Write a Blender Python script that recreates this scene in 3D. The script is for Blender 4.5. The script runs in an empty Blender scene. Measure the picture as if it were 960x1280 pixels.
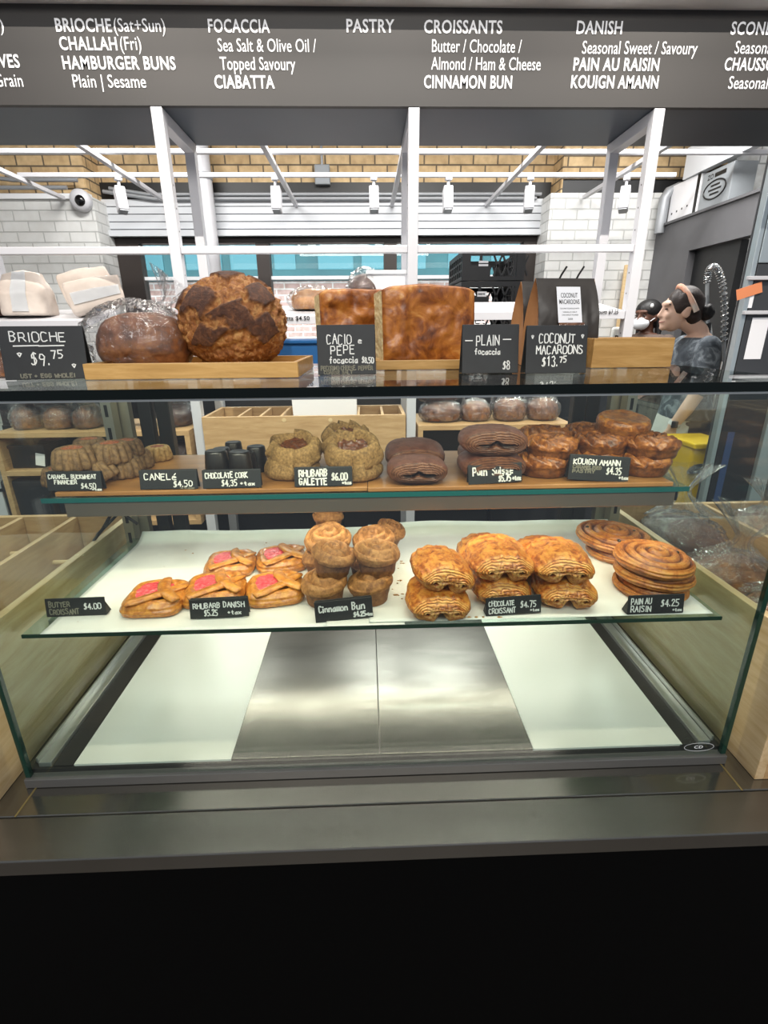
import bpy, math, random
import numpy as np
from mathutils import Matrix, Vector, Euler

random.seed(7)
RNG = np.random.default_rng(11)
scene = bpy.context.scene
COL = scene.collection

# ------------------------------------------------------------------ camera
F_PX, CAM_H = 630.0, 1.42
PITCH, YAW, ROLL = math.radians(19.6), math.radians(1.77), math.radians(.53)


def cam_rot():
    base = np.array([[1, 0, 0], [0, 0, 1], [0, -1, 0]], float)
    c, s = math.cos(YAW), math.sin(YAW)
    rz = np.array([[c, -s, 0], [s, c, 0], [0, 0, 1]])
    c, s = math.cos(PITCH), math.sin(PITCH)
    rx = np.array([[1, 0, 0], [0, c, -s], [0, s, c]])
    c, s = math.cos(ROLL), math.sin(ROLL)
    rr = np.array([[c, -s, 0], [s, c, 0], [0, 0, 1]])
    return rr @ rx @ base @ rz


CAM_M = cam_rot()
cam_data = bpy.data.cameras.new('camera')
cam_data.sensor_fit = 'VERTICAL'
cam_data.sensor_height = 36
cam_data.lens = 36 * F_PX / 1280
cam_data.clip_start = .02
camera = bpy.data.objects.new('camera', cam_data)
COL.objects.link(camera)
camera.matrix_world = Matrix.Translation((0, 0, CAM_H)) @ Matrix(CAM_M.T.tolist()).to_4x4()
scene.camera = camera

# survey helpers: a sight line of the photograph met with a plane of the place
def ray(px, py):
    return CAM_M.T @ np.array([(px - 480) / F_PX, -(py - 640) / F_PX, -1.0])


def at_y(px, py, y):
    d = ray(px, py)
    return np.array([0, 0, CAM_H]) + d * y / d[1]


def at_z(px, py, z):
    d = ray(px, py)
    return np.array([0, 0, CAM_H]) + d * (z - CAM_H) / d[2]


def px_m(px, py, y):
    """metres per pixel at depth y"""
    d = ray(px, py)
    return (y / d[1]) / F_PX


# ------------------------------------------------------------------ world, view, lights
scene.view_settings.view_transform = 'Standard'
scene.view_settings.look = 'None'
scene.view_settings.gamma = 1
scene.view_settings.use_curve_mapping = False
scene.view_settings.exposure = 0.0
scene.cycles.transparent_max_bounces = 24
scene.cycles.max_bounces = 8
scene.cycles.caustics_reflective = False
scene.cycles.caustics_refractive = False
scene.cycles.sample_clamp_indirect = 4

world = bpy.data.worlds.new('market_hall_light')
scene.world = world
world.use_nodes = True
bg = world.node_tree.nodes['Background']
bg.inputs[0].default_value = (.78, .86, 1, 1)
bg.inputs[1].default_value = .38


def area(name, loc, rot, sx, sy, power, color=(1, 1, 1), spread=180):
    l = bpy.data.lights.new(name, 'AREA')
    l.shape = 'RECTANGLE'
    l.size, l.size_y, l.energy, l.color = sx, sy, power, color
    l.spread = math.radians(spread)
    o = bpy.data.objects.new(name, l)
    o.location, o.rotation_euler = loc, rot
    COL.objects.link(o)
    return o


def spot(name, loc, target, power, color, size_deg, blend=.5, radius=.02):
    l = bpy.data.lights.new(name, 'SPOT')
    l.energy, l.color, l.spot_size, l.spot_blend, l.shadow_soft_size = power, color, math.radians(size_deg), blend, radius
    o = bpy.data.objects.new(name, l)
    o.location = loc
    o.rotation_euler = (Vector(target) - Vector(loc)).to_track_quat('-Z', 'Y').to_euler()
    COL.objects.link(o)
    return o


PI = math.pi
# kitchen ceiling lamps
for lx, ly in ((-1.6, 3.9), (.4, 3.9), (2.2, 3.7)):
    area('kitchen_ceiling_light', (lx, ly, 3.25), (0, 0, 0), 1.2, .3, 70, (1, .98, .95))
area('aisle_ceiling_light', (.2, 1.55, 3.25), (0, 0, 0), 2.4, .2, 40, (1, .95, .88))
# daylight in the street outside the back windows
area('street_daylight', (0, 6.0, 2.3), (math.radians(80), 0, 0), 8, 1.2, 380, (.93, .97, 1))
# hall spots aimed at the menu and the counter
for lx in (-1.3, .15, 1.6):
    spot('hall_spot', (lx, .55, 3.62), (lx, 2.0, 2.2), 230, (1, .93, .84), 70, .8, .01)
area('hall_light', (0, -1.6, 3.4), (math.radians(35), 0, 0), 3, 1, 105, (1, .96, .9))
# LED strips of the display case
area('case_led_upper', (.01, .70, 1.332), (math.radians(32), 0, 0), 1.1, .012, 2.6, (1, .87, .66))
area('case_led_middle', (.01, .872, 1.138), (math.radians(8), 0, 0), 1.08, .02, 1.5, (1, .88, .68))
area('case_led_lower', (.01, 1.08, .945), (math.radians(-25), 0, 0), 1.05, .02, 2.2, (1, .93, .8))

# ------------------------------------------------------------------ noise
def _hash(ix, iy, iz):
    n = (ix * 374761393 + iy * 668265263 + iz * 1274126177) & 0xffffffff
    n = ((n ^ (n >> 13)) * 1103515245) & 0xffffffff
    n = ((n ^ (n >> 16)) * 2246822519) & 0xffffffff
    return ((n ^ (n >> 15)) & 0xffff) / 65535.0 * 2 - 1


def noise(p):
    p = np.asarray(p, float) + 1000.0
    i = np.floor(p).astype(np.int64)
    f = p - i
    u = f * f * (3 - 2 * f)
    r = 0
    for dx in (0, 1):
        for dy in (0, 1):
            for dz in (0, 1):
                w = (u[..., 0] if dx else 1 - u[..., 0]) * (u[..., 1] if dy else 1 - u[..., 1]) * (u[..., 2] if dz else 1 - u[..., 2])
                r = r + w * _hash(i[..., 0] + dx, i[..., 1] + dy, i[..., 2] + dz)
    return r


def fbm(p, o=4):
    p = np.asarray(p, float)
    a, s, r = .5, 1.0, 0
    for k in range(o):
        r = r + a * noise(p * s + 17.3 * k)
        a *= .5
        s *= 2.03
    return r


# ------------------------------------------------------------------ materials
def lin(h):
    h = h.lstrip('#')
    out = []
    for k in (0, 2, 4):
        c = int(h[k:k + 2], 16) / 255
        out.append(c / 12.92 if c <= .04045 else ((c + .055) / 1.055) ** 2.4)
    return (*out, 1)


MATS = {}


class NT:
    def __init__(s, name):
        s.m = bpy.data.materials.new(name)
        s.m.use_nodes = True
        s.t = s.m.node_tree
        s.b = s.t.nodes['Principled BSDF']
        s.out = s.t.nodes['Material Output']
        MATS[name] = s.m

    def n(s, typ, **kw):
        x = s.t.nodes.new(typ)
        for k, v in kw.items():
            if k.startswith('i_'):
                key = k[2:]
                x.inputs[int(key) if key.isdigit() else key].default_value = v
            else:
                setattr(x, k, v)
        return x

    def l(s, a, b):
        s.t.links.new(a, b)

    def ramp(s, fac, stops):
        r = s.n('ShaderNodeValToRGB')
        e = r.color_ramp.elements
        while len(e) < len(stops):
            e.new(.5)
        for el, (p, c) in zip(e, stops):
            el.position = p
            el.color = lin(c) if isinstance(c, str) else c
        s.l(fac, r.inputs[0])
        return r.outputs[0]

    def coord(s, scale=(1, 1, 1), rot=(0, 0, 0)):
        c = s.n('ShaderNodeTexCoord')
        m = s.n('ShaderNodeMapping')
        m.inputs['Scale'].default_value = scale
        m.inputs['Rotation'].default_value = rot
        s.l(c.outputs['Object'], m.inputs[0])
        return m.outputs[0]


def baked(name, stops, scale=20, detail=5, rough=.5, bump=.3, bscale=None, **k):
    k['coat'] = k.get('coat', 0) * .5
    return mottled(name, stops, scale * 3.2, detail + 2, rough, bump, (bscale or scale * 3) * 2.2, bdist=.0016, **k)


def simple(name, col, rough=.5, metal=0.0, spec=.5, emit=None, es=1, coat=0, alpha=None, trans=0):
    t = NT(name)
    b = t.b.inputs
    b['Base Color'].default_value = lin(col)
    b['Roughness'].default_value = rough
    b['Metallic'].default_value = metal
    b['Specular IOR Level'].default_value = spec
    b['Coat Weight'].default_value = coat
    if emit:
        b['Emission Color'].default_value = lin(emit)
        b['Emission Strength'].default_value = es
    return t.m


def mottled(name, stops, scale=20, detail=5, rough=.5, bump=.3, bscale=None, stretch=(1, 1, 1), metal=0, coat=0, spec=.5, sheen=0, var=.0, rot=(0, 0, 0), dist=.0, bdist=.004):
    """noise-driven colour with bump; var shifts the ramp for each object"""
    t = NT(name)
    co = t.coord(stretch, rot)
    nz = t.n('ShaderNodeTexNoise', i_Scale=scale, i_Detail=detail, i_Roughness=.6, i_Distortion=dist)
    t.l(co, nz.inputs['Vector'])
    fac = nz.outputs['Fac']
    if var:
        oi = t.n('ShaderNodeObjectInfo')
        ma = t.n('ShaderNodeMath', operation='MULTIPLY_ADD')
        ma.inputs[1].default_value = var
        t.l(oi.outputs['Random'], ma.inputs[0])
        t.l(fac, ma.inputs[2])
        sb = t.n('ShaderNodeMath', operation='SUBTRACT')
        sb.inputs[1].default_value = var / 2
        t.l(ma.outputs[0], sb.inputs[0])
        fac = sb.outputs[0]
    c = t.ramp(fac, stops)
    t.l(c, t.b.inputs['Base Color'])
    t.b.inputs['Roughness'].default_value = rough
    t.b.inputs['Metallic'].default_value = metal
    t.b.inputs['Coat Weight'].default_value = coat
    t.b.inputs['Coat Roughness'].default_value = .25
    t.b.inputs['Specular IOR Level'].default_value = spec
    if bump:
        n2 = t.n('ShaderNodeTexNoise', i_Scale=bscale or scale * 3, i_Detail=4)
        t.l(co, n2.inputs['Vector'])
        bp = t.n('ShaderNodeBump', i_Strength=bump, i_Distance=bdist)
        t.l(n2.outputs['Fac'], bp.inputs['Height'])
        t.l(bp.outputs[0], t.b.inputs['Normal'])
    return t.m


def layered(name, stops, crust, rough=.4, coat=.1, bump=.4):
    """flaky pastry: 'lay' attribute picks the layer tone, noise browns it"""
    t = NT(name)
    a = t.n('ShaderNodeAttribute', attribute_name='lay')
    co = t.coord((1, 1, 1))
    nz = t.n('ShaderNodeTexNoise', i_Scale=75, i_Detail=8, i_Roughness=.68, i_Distortion=.6)
    t.l(co, nz.inputs['Vector'])
    c1 = t.ramp(a.outputs['Fac'], stops)
    c2 = t.ramp(nz.outputs['Fac'], crust)
    mx = t.n('ShaderNodeMix', data_type='RGBA', blend_type='MULTIPLY')
    mx.inputs[0].default_value = 1
    t.l(c1, mx.inputs[6])
    t.l(c2, mx.inputs[7])
    t.l(mx.outputs[2], t.b.inputs['Base Color'])
    t.b.inputs['Roughness'].default_value = rough
    t.b.inputs['Coat Weight'].default_value = coat
    t.b.inputs['Coat Roughness'].default_value = .2
    n2 = t.n('ShaderNodeTexNoise', i_Scale=420, i_Detail=4)
    t.l(co, n2.inputs['Vector'])
    bp = t.n('ShaderNodeBump', i_Strength=bump, i_Distance=.0016)
    t.l(n2.outputs['Fac'], bp.inputs['Height'])
    t.l(bp.outputs[0], t.b.inputs['Normal'])
    return t.m


def clear(name, tint='#ffffff', gloss=1.0, rough=0.0, milky=0.0, bump=0, bscale=60):
    """thin clear sheet: straight-through light plus Fresnel reflection"""
    t = NT(name)
    t.t.nodes.remove(t.b)
    g = t.n('ShaderNodeNewGeometry')
    io = t.n('ShaderNodeMapRange')
    io.inputs[3].default_value = 1.5
    io.inputs[4].default_value = 1 / 1.5
    t.l(g.outputs['Backfacing'], io.inputs[0])
    fr = t.n('ShaderNodeFresnel')
    t.l(io.outputs[0], fr.inputs['IOR'])
    ml = t.n('ShaderNodeMath', operation='MULTIPLY')
    ml.inputs[1].default_value = gloss
    ml.use_clamp = True
    t.l(fr.outputs[0], ml.inputs[0])
    tr = t.n('ShaderNodeBsdfTransparent')
    tr.inputs[0].default_value = lin(tint)
    gl = t.n('ShaderNodeBsdfGlossy', i_Roughness=rough)
    if bump:
        n2 = t.n('ShaderNodeTexNoise', i_Scale=bscale, i_Detail=3, i_Distortion=1.2)
        t.l(t.coord(), n2.inputs['Vector'])
        bp = t.n('ShaderNodeBump', i_Strength=bump, i_Distance=.01)
        t.l(n2.outputs['Fac'], bp.inputs['Height'])
        t.l(bp.outputs[0], gl.inputs['Normal'])
        t.l(bp.outputs[0], fr.inputs['Normal'])
    base = tr.outputs[0]
    if milky:
        df = t.n('ShaderNodeBsdfDiffuse')
        df.inputs[0].default_value = (.85, .87, .9, 1)
        m0 = t.n('ShaderNodeMixShader')
        m0.inputs[0].default_value = milky
        t.l(base, m0.inputs[1])
        t.l(df.outputs[0], m0.inputs[2])
        base = m0.outputs[0]
    mx = t.n('ShaderNodeMixShader')
    t.l(ml.outputs[0], mx.inputs[0])
    t.l(base, mx.inputs[1])
    t.l(gl.outputs[0], mx.inputs[2])
    t.l(mx.outputs[0], t.out.inputs[0])
    return t.m


def wood(name, a, b, c, scale=9, stretch=(1, 8, 8), rough=.45, coat=.1):
    t = NT(name)
    co = t.coord(stretch)
    nz = t.n('ShaderNodeTexNoise', i_Scale=scale, i_Detail=6, i_Roughness=.65, i_Distortion=.5)
    t.l(co, nz.inputs['Vector'])
    t.l(t.ramp(nz.outputs['Fac'], ((.3, a), (.52, b), (.72, c))), t.b.inputs['Base Color'])
    t.b.inputs['Roughness'].default_value = rough
    t.b.inputs['Coat Weight'].default_value = coat
    bp = t.n('ShaderNodeBump', i_Strength=.08, i_Distance=.002)
    t.l(nz.outputs['Fac'], bp.inputs['Height'])
    t.l(bp.outputs[0], t.b.inputs['Normal'])
    return t.m


def bricks(name, c1, c2, mortar, w=.22, h=.075, m=.01, rough=.8, bump=.5, axis='y', dirt=.5):
    t = NT(name)
    tc = t.n('ShaderNodeTexCoord')
    sp = t.n('ShaderNodeSeparateXYZ')
    cb = t.n('ShaderNodeCombineXYZ')
    t.l(tc.outputs['Object'], sp.inputs[0])
    t.l(sp.outputs['X' if axis == 'y' else 'Y'], cb.inputs[0])
    t.l(sp.outputs['Z'], cb.inputs[1])
    br = t.n('ShaderNodeTexBrick', i_Scale=1.0)
    br.inputs['Brick Width'].default_value = w
    br.inputs['Row Height'].default_value = h
    br.inputs['Mortar Size'].default_value = m
    br.inputs['Mortar Smooth'].default_value = .3
    br.inputs['Color1'].default_value = lin(c1)
    br.inputs['Color2'].default_value = lin(c2)
    br.inputs['Mortar'].default_value = lin(mortar)
    t.l(cb.outputs[0], br.inputs['Vector'])
    nz = t.n('ShaderNodeTexNoise', i_Scale=14, i_Detail=5)
    t.l(tc.outputs['Object'], nz.inputs['Vector'])
    mx = t.n('ShaderNodeMix', data_type='RGBA', blend_type='MULTIPLY')
    mx.inputs[0].default_value = dirt
    t.l(br.outputs['Color'], mx.inputs[6])
    t.l(t.ramp(nz.outputs['Fac'], ((.3, '#b0a090'), (.65, '#ffffff'))), mx.inputs[7])
    t.l(mx.outputs[2], t.b.inputs['Base Color'])
    t.b.inputs['Roughness'].default_value = rough
    iv = t.n('ShaderNodeMath', operation='SUBTRACT')
    iv.inputs[0].default_value = 1
    t.l(br.outputs['Fac'], iv.inputs[1])
    bp = t.n('ShaderNodeBump', i_Strength=bump, i_Distance=.008)
    t.l(iv.outputs[0], bp.inputs['Height'])
    t.l(bp.outputs[0], t.b.inputs['Normal'])
    return t.m


M = dict(
    white_steel=simple('white_powder_coat', '#c6c6ca', .35),
    menu=mottled('menu_panel', ((.3, '#2f2d2b'), (.7, '#33302e')), 3, 3, .55, 0),
    soffit=simple('soffit_grey', '#f4f1ee', .7),
    under=mottled('menu_underside', ((.3, '#3d444e'), (.7, '#475059')), 2, 2, .42, 0),
    letter=simple('menu_lettering', '#f2f2f4', .6),
    glass=clear('case_glass', '#f6fbf8', 1.0),
    shelf_glass=clear('shelf_glass', '#eef8f4', 1.0),
    pane=clear('window_glass', '#f0f6f6', 1.0),
    plastic=clear('clear_plastic', '#f9f9f9', 1.5, .12, .02, .7, 60),
    plastic_milky=clear('cloudy_plastic', '#f2f2f4', 2.2, .12, .04, .8, 55),
    edge_dark=simple('dark_green_glass_edge', '#050c0a', .2, 0, .25),
    edge_teal=simple('teal_glass_edge', '#0b5553', .12, 0, .5),
    edge_green=simple('green_glass_edge', '#12352b', .1, 0, .6),
    sill=simple('anodised_grey', '#6b6a68', .45, .5),
    rail=simple('rail_silver', '#a9aca9', .3, .8),
    standard=simple('standard_silver', '#a5a293', .35, .75),
    black=simple('black_frame', '#0d0c0c', .45),
    seal=simple('black_seal', '#121110', .55),
    housing=simple('shelf_rail_steel', '#96897a', .34, .9),
    steel=mottled('scratched_steel', ((.3, '#5a5955'), (.7, '#716f6b')), 5, 7, .24, 0, 40, (1, 3, 1), metal=1.0),
    case_floor=mottled('case_floor_white', ((.3, '#d3d5cd'), (.7, '#dadbd5')), 5, 4, .3, 0),
    counter=mottled('counter_laminate', ((.35, '#7d7a73'), (.7, '#85827b')), 4, 4, .13, 0, metal=.9),
    counter_steel=mottled('counter_steel_strip', ((.3, '#6b6963'), (.7, '#777570')), 3, 5, .26, .02, 40, (1, 6, 1), metal=.85),
    front=simple('counter_front_black', '#030303', .8, 0, .08),
    brass=simple('brass_trim', '#9a8a5c', .4, .7),
    oak=wood('oak_ply', '#a9855a', '#bb986b', '#c9a87b'),
    oak_side=wood('oak_side', '#a9855a', '#bb986b', '#c9a87b', stretch=(8, 1, 8)),
    bin_side=wood('bin_side_maple', '#bb9a6b', '#ccb086', '#d8bf98', stretch=(8, 1, 8)),
    oak_edge=wood('ply_edge', '#c6a878', '#d4b88a', '#dfc699'),
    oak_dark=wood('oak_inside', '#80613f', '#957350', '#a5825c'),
    bamboo=wood('bamboo', '#a57b40', '#b98f52', '#c9a066', 7, (1.5, 14, 14)),
    board=wood('cutting_board', '#8d6033', '#9f6f3d', '#b0804b', 6, (1, 5, 5), .35, .25),
    chalk=mottled('chalkboard', ((.3, '#15171a'), (.7, '#1e2124')), 30, 4, .55, 0),
    chalk_ink=simple('chalk_marker', '#e9e9e6', .8),
    chalk_dim=simple('faded_marker', '#7d7a6c', .8),
    paper=mottled('parchment', ((.3, '#dadad2'), (.7, '#ecece6')), 9, 4, .45, .15, 25),
    white=simple('white_paint', '#e8eaec', .5),
    paper_white=simple('white_paper', '#ececef', .7),
    brick_yellow=bricks('yellow_brick', '#dcc094', '#c9ac80', '#6f6250', .23, .085, .008),
    brick_yellow_x=bricks('yellow_brick_side', '#dcc094', '#c9ac80', '#6f6250', .23, .085, .008, axis='x'),
    brick_white=bricks('white_painted_brick', '#dcdddb', '#d7d8d6', '#bcbdbb', .23, .085, .006, .45, .7, 'y', .12),
    brick_white_x=bricks('white_painted_brick_side', '#dcdddb', '#d7d8d6', '#bcbdbb', .23, .085, .006, .45, .7, 'x', .12),
    brick_red=bricks('street_brick', '#d3b3ab', '#c29e96', '#e6dcd8', .25, .09, .012),
    clad=simple('white_cladding', '#cfd2d6', .45),
    gap=simple('cladding_gap', '#6d7074', .7),
    dark_brown=simple('dark_window_frame', '#2c2420', .5),
    teal=mottled('teal_awning', ((.3, '#174b52'), (.7, '#20595f')), 2, 3, .6, 0),
    teal_light=simple('teal_panel', '#32707b', .5),
    grey_wall=mottled('grey_wall_panel', ((.3, '#57575a'), (.7, '#606063')), 2, 3, .5, 0),
    black_wall=simple('black_panel', '#191a1c', .45),
    tile=bricks('white_tile', '#dfe2e2', '#d8dbdb', '#9ea2a2', .2, .2, .006, .2, .3, 'x'),
    tile_y=bricks('white_tile_front', '#dfe2e2', '#d8dbdb', '#9ea2a2', .2, .2, .006, .2, .3, 'y'),
    kfloor=mottled('kitchen_floor', ((.3, '#4f463f'), (.7, '#63584e')), 6, 4, .5, .1),
    ceil=simple('ceiling_white', '#d5d5d5', .8),
    dark_cab=mottled('dark_cabinet', ((.3, '#232325'), (.7, '#2a2a2c')), 3, 3, .4, 0),
    fridge=mottled('fridge_dark', ((.3, '#3f4144'), (.7, '#4a4c4f')), 2, 3, .35, 0, metal=.3),
    fridge_edge=simple('fridge_steel_edge', '#b7c2c6', .3, .6),
    pipe=simple('grey_conduit', '#9a9da1', .45, .3),
    pipe_brown=simple('brown_pipe', '#5b4636', .6, .3),
    crate=simple('black_plastic', '#141517', .45),
    grey_plastic=simple('grey_plastic', '#8d9296', .5),
    blue=simple('blue_plastic', '#1d5f9c', .4),
    blue_dim=simple('blue_sheet', '#2c3f66', .5),
    yellow=simple('yellow_plastic', '#e3b80f', .4),
    red=simple('red_plastic', '#a32a22', .5),
    chrome=simple('chrome', '#d6d9da', .12, 1),
    kraft=mottled('kraft_paper', ((.3, '#a87446'), (.7, '#bb8657')), 20, 4, .7, .1),
    bag_black=mottled('matt_black_paper', ((.3, '#2a2521'), (.7, '#38322c')), 8, 4, .45, .3, 14),
    bag_white=mottled('white_paper_bag', ((.3, '#b9aba0'), (.7, '#cfc4ba')), 8, 4, .7, .4, 16),
    cord=simple('black_cord', '#0c0b0b', .5),
    skin=simple('skin_light', '#e2bca6', .5),
    skin_dark=simple('skin_brown', '#5a3a2c', .5),
    hair=mottled('dark_brown_hair', ((.3, '#1c1210'), (.7, '#33221b')), 40, 4, .5, .5, 120, (1, 1, 4)),
    hair_black=mottled('black_hair', ((.3, '#0b0a0b'), (.7, '#171516')), 40, 4, .5, .5, 120),
    shirt=mottled('grey_washed_cotton', ((.3, '#353b43'), (.5, '#4f575f'), (.66, '#8b949b')), 14, 7, .85, .5, 30, dist=1.2),
    shirt_brown=simple('taupe_cotton', '#574a43', .85),
    apron=mottled('off_white_apron', ((.3, '#c9cbc6'), (.7, '#dcddd8')), 10, 4, .8, .4, 20),
    trousers=mottled('charcoal_trousers', ((.3, '#26282b'), (.7, '#35383b')), 12, 4, .85, .3),
    band=mottled('peach_headband', ((.4, '#e0a183'), (.6, '#d9cfc4')), 10, 3, .8, 0),
    mask=simple('white_face_mask', '#dfe3e8', .7),
    lips=simple('lips', '#a4605a', .5),
    eye=simple('dark_eye', '#20140f', .3),
    orange=simple('orange_paper', '#e08a5c', .6),
    lens=simple('camera_lens', '#0a0a0c', .1),
    # baked goods
    financier=baked('buckwheat_crumb', ((.32, '#48331f'), (.5, '#6d5235'), (.7, '#8a6c45')), 45, 5, .7, .4, 180, var=.12),
    financier_pale=baked('pale_crumb', ((.32, '#8d6c3e'), (.5, '#ad8a55'), (.7, '#c4a26b')), 45, 5, .7, .4, 180),
    caramel=baked('caramel_crumbs', ((.35, '#6a2f16'), (.6, '#a65a2a')), 90, 4, .4, .5, 200, coat=.3),
    cork=baked('dark_chocolate', ((.35, '#121010'), (.65, '#211c1a')), 60, 4, .35, .15, 150, coat=.3),
    galette=baked('sugared_crust', ((.3, '#5e4526'), (.48, '#87673b'), (.68, '#a88552')), 70, 5, .7, .8, 330, var=.08),
    compote=baked('rhubarb_compote', ((.35, '#3b1b0f'), (.65, '#74401f')), 60, 4, .3, .5, 120, coat=.5),
    suisse=layered('cocoa_pastry', ((0, '#2f1a11'), (.35, '#63402c'), (.7, '#7d5439'), (1, '#74493a')), ((.35, '#b09a90'), (.65, '#ffffff')), .5, .05),
    filling=simple('chocolate_filling', '#120a07', .4),
    kouign=baked('caramelised_pastry', ((.3, '#42200e'), (.46, '#81491f'), (.6, '#a9692d'), (.74, '#cf9448')), 24, 6, .35, .6, 120, coat=.35, var=.1, dist=.8),
    kouign_base=baked('caramel_base', ((.3, '#42200d'), (.5, '#6f4019'), (.75, '#935c28')), 30, 5, .3, .4, 120, coat=.4, var=.1),
    danish=baked('glazed_pastry', ((.3, '#8a4a17'), (.48, '#b8732b'), (.64, '#d2933f'), (.8, '#e0ab59')), 28, 6, .28, .35, 110, coat=.6, var=.06, dist=.5),
    pink=baked('pink_rhubarb', ((.35, '#c22c3d'), (.55, '#e5565c'), (.75, '#f08a84')), 70, 4, .2, .5, 150, coat=.7),
    cinnamon=baked('sugared_bun_top', ((.3, '#6e4321'), (.5, '#9c6a38'), (.7, '#bf8b52')), 34, 6, .6, .6, 300, var=.1, dist=.5),
    cinnamon_base=baked('bun_base', ((.3, '#553218'), (.5, '#7a4e28'), (.7, '#94653a')), 30, 5, .6, .5, 260, var=.1),
    croissant=layered('croissant_layers', ((0, '#4a220c'), (.3, '#a4622a'), (.7, '#e8b468'), (1, '#d8923c')), ((.36, '#94603a'), (.46, '#dcb48c'), (.58, '#ffffff')), .42, .18),
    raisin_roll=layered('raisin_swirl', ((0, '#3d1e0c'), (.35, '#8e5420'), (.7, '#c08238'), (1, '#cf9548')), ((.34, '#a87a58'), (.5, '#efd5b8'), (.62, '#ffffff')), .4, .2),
    raisin=simple('raisin', '#1a0e0a', .35, 0, .6),
    boule=None, crumb=baked('focaccia_crumb', ((.3, '#d6b878'), (.55, '#f0dca8'), (.75, '#f8ecc8')), 60, 5, .8, .8, 90),
    focaccia=baked('focaccia_crust', ((.32, '#4d230c'), (.46, '#8a4c1b'), (.58, '#b26d2a'), (.72, '#d59d55')), 7, 8, .42, .5, 60, coat=.15, dist=.9),
    loaf=baked('brown_loaf', ((.3, '#4a2713'), (.5, '#7c4a27'), (.7, '#a06b3f')), 14, 5, .5, .3, 60, var=.1),
    loaf_dark=baked('dark_loaf', ((.3, '#2a1711'), (.6, '#4a2c20')), 14, 5, .55, .3, 60),
    loaf_pale=baked('pale_loaf', ((.3, '#99643a'), (.6, '#c3925f')), 14, 5, .55, .3, 60),
    crumbs=baked('pastry_crumbs', ((.3, '#8a5a2a'), (.7, '#c79551')), 60, 3, .6, 0),
)


def boule_mat():
    t = NT('boule_crust')
    a = t.n('ShaderNodeAttribute', attribute_name='lay')
    co = t.coord()
    nz = t.n('ShaderNodeTexNoise', i_Scale=80, i_Detail=8, i_Roughness=.7, i_Distortion=.7)
    t.l(co, nz.inputs['Vector'])
    dark = t.ramp(nz.outputs['Fac'], ((.3, '#2c150b'), (.5, '#4d2916'), (.7, '#7a4a2a')))
    torn = t.ramp(nz.outputs['Fac'], ((.3, '#6a3a19'), (.5, '#a66a34'), (.68, '#d0a062')))
    mx = t.n('ShaderNodeMix', data_type='RGBA')
    t.l(a.outputs['Fac'], mx.inputs[0])
    t.l(torn, mx.inputs[6])
    t.l(dark, mx.inputs[7])
    t.l(mx.outputs[2], t.b.inputs['Base Color'])
    t.b.inputs['Roughness'].default_value = .55
    n2 = t.n('ShaderNodeTexNoise', i_Scale=240, i_Detail=6, i_Roughness=.7)
    t.l(co, n2.inputs['Vector'])
    bp = t.n('ShaderNodeBump', i_Strength=.8, i_Distance=.004)
    t.l(n2.outputs['Fac'], bp.inputs['Height'])
    t.l(bp.outputs[0], t.b.inputs['Normal'])
    return t.m


M['boule'] = boule_mat()

# ------------------------------------------------------------------ mesh building
def rot(rx=0, ry=0, rz=0):
    return np.array(Euler((rx, ry, rz)).to_matrix())


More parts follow.
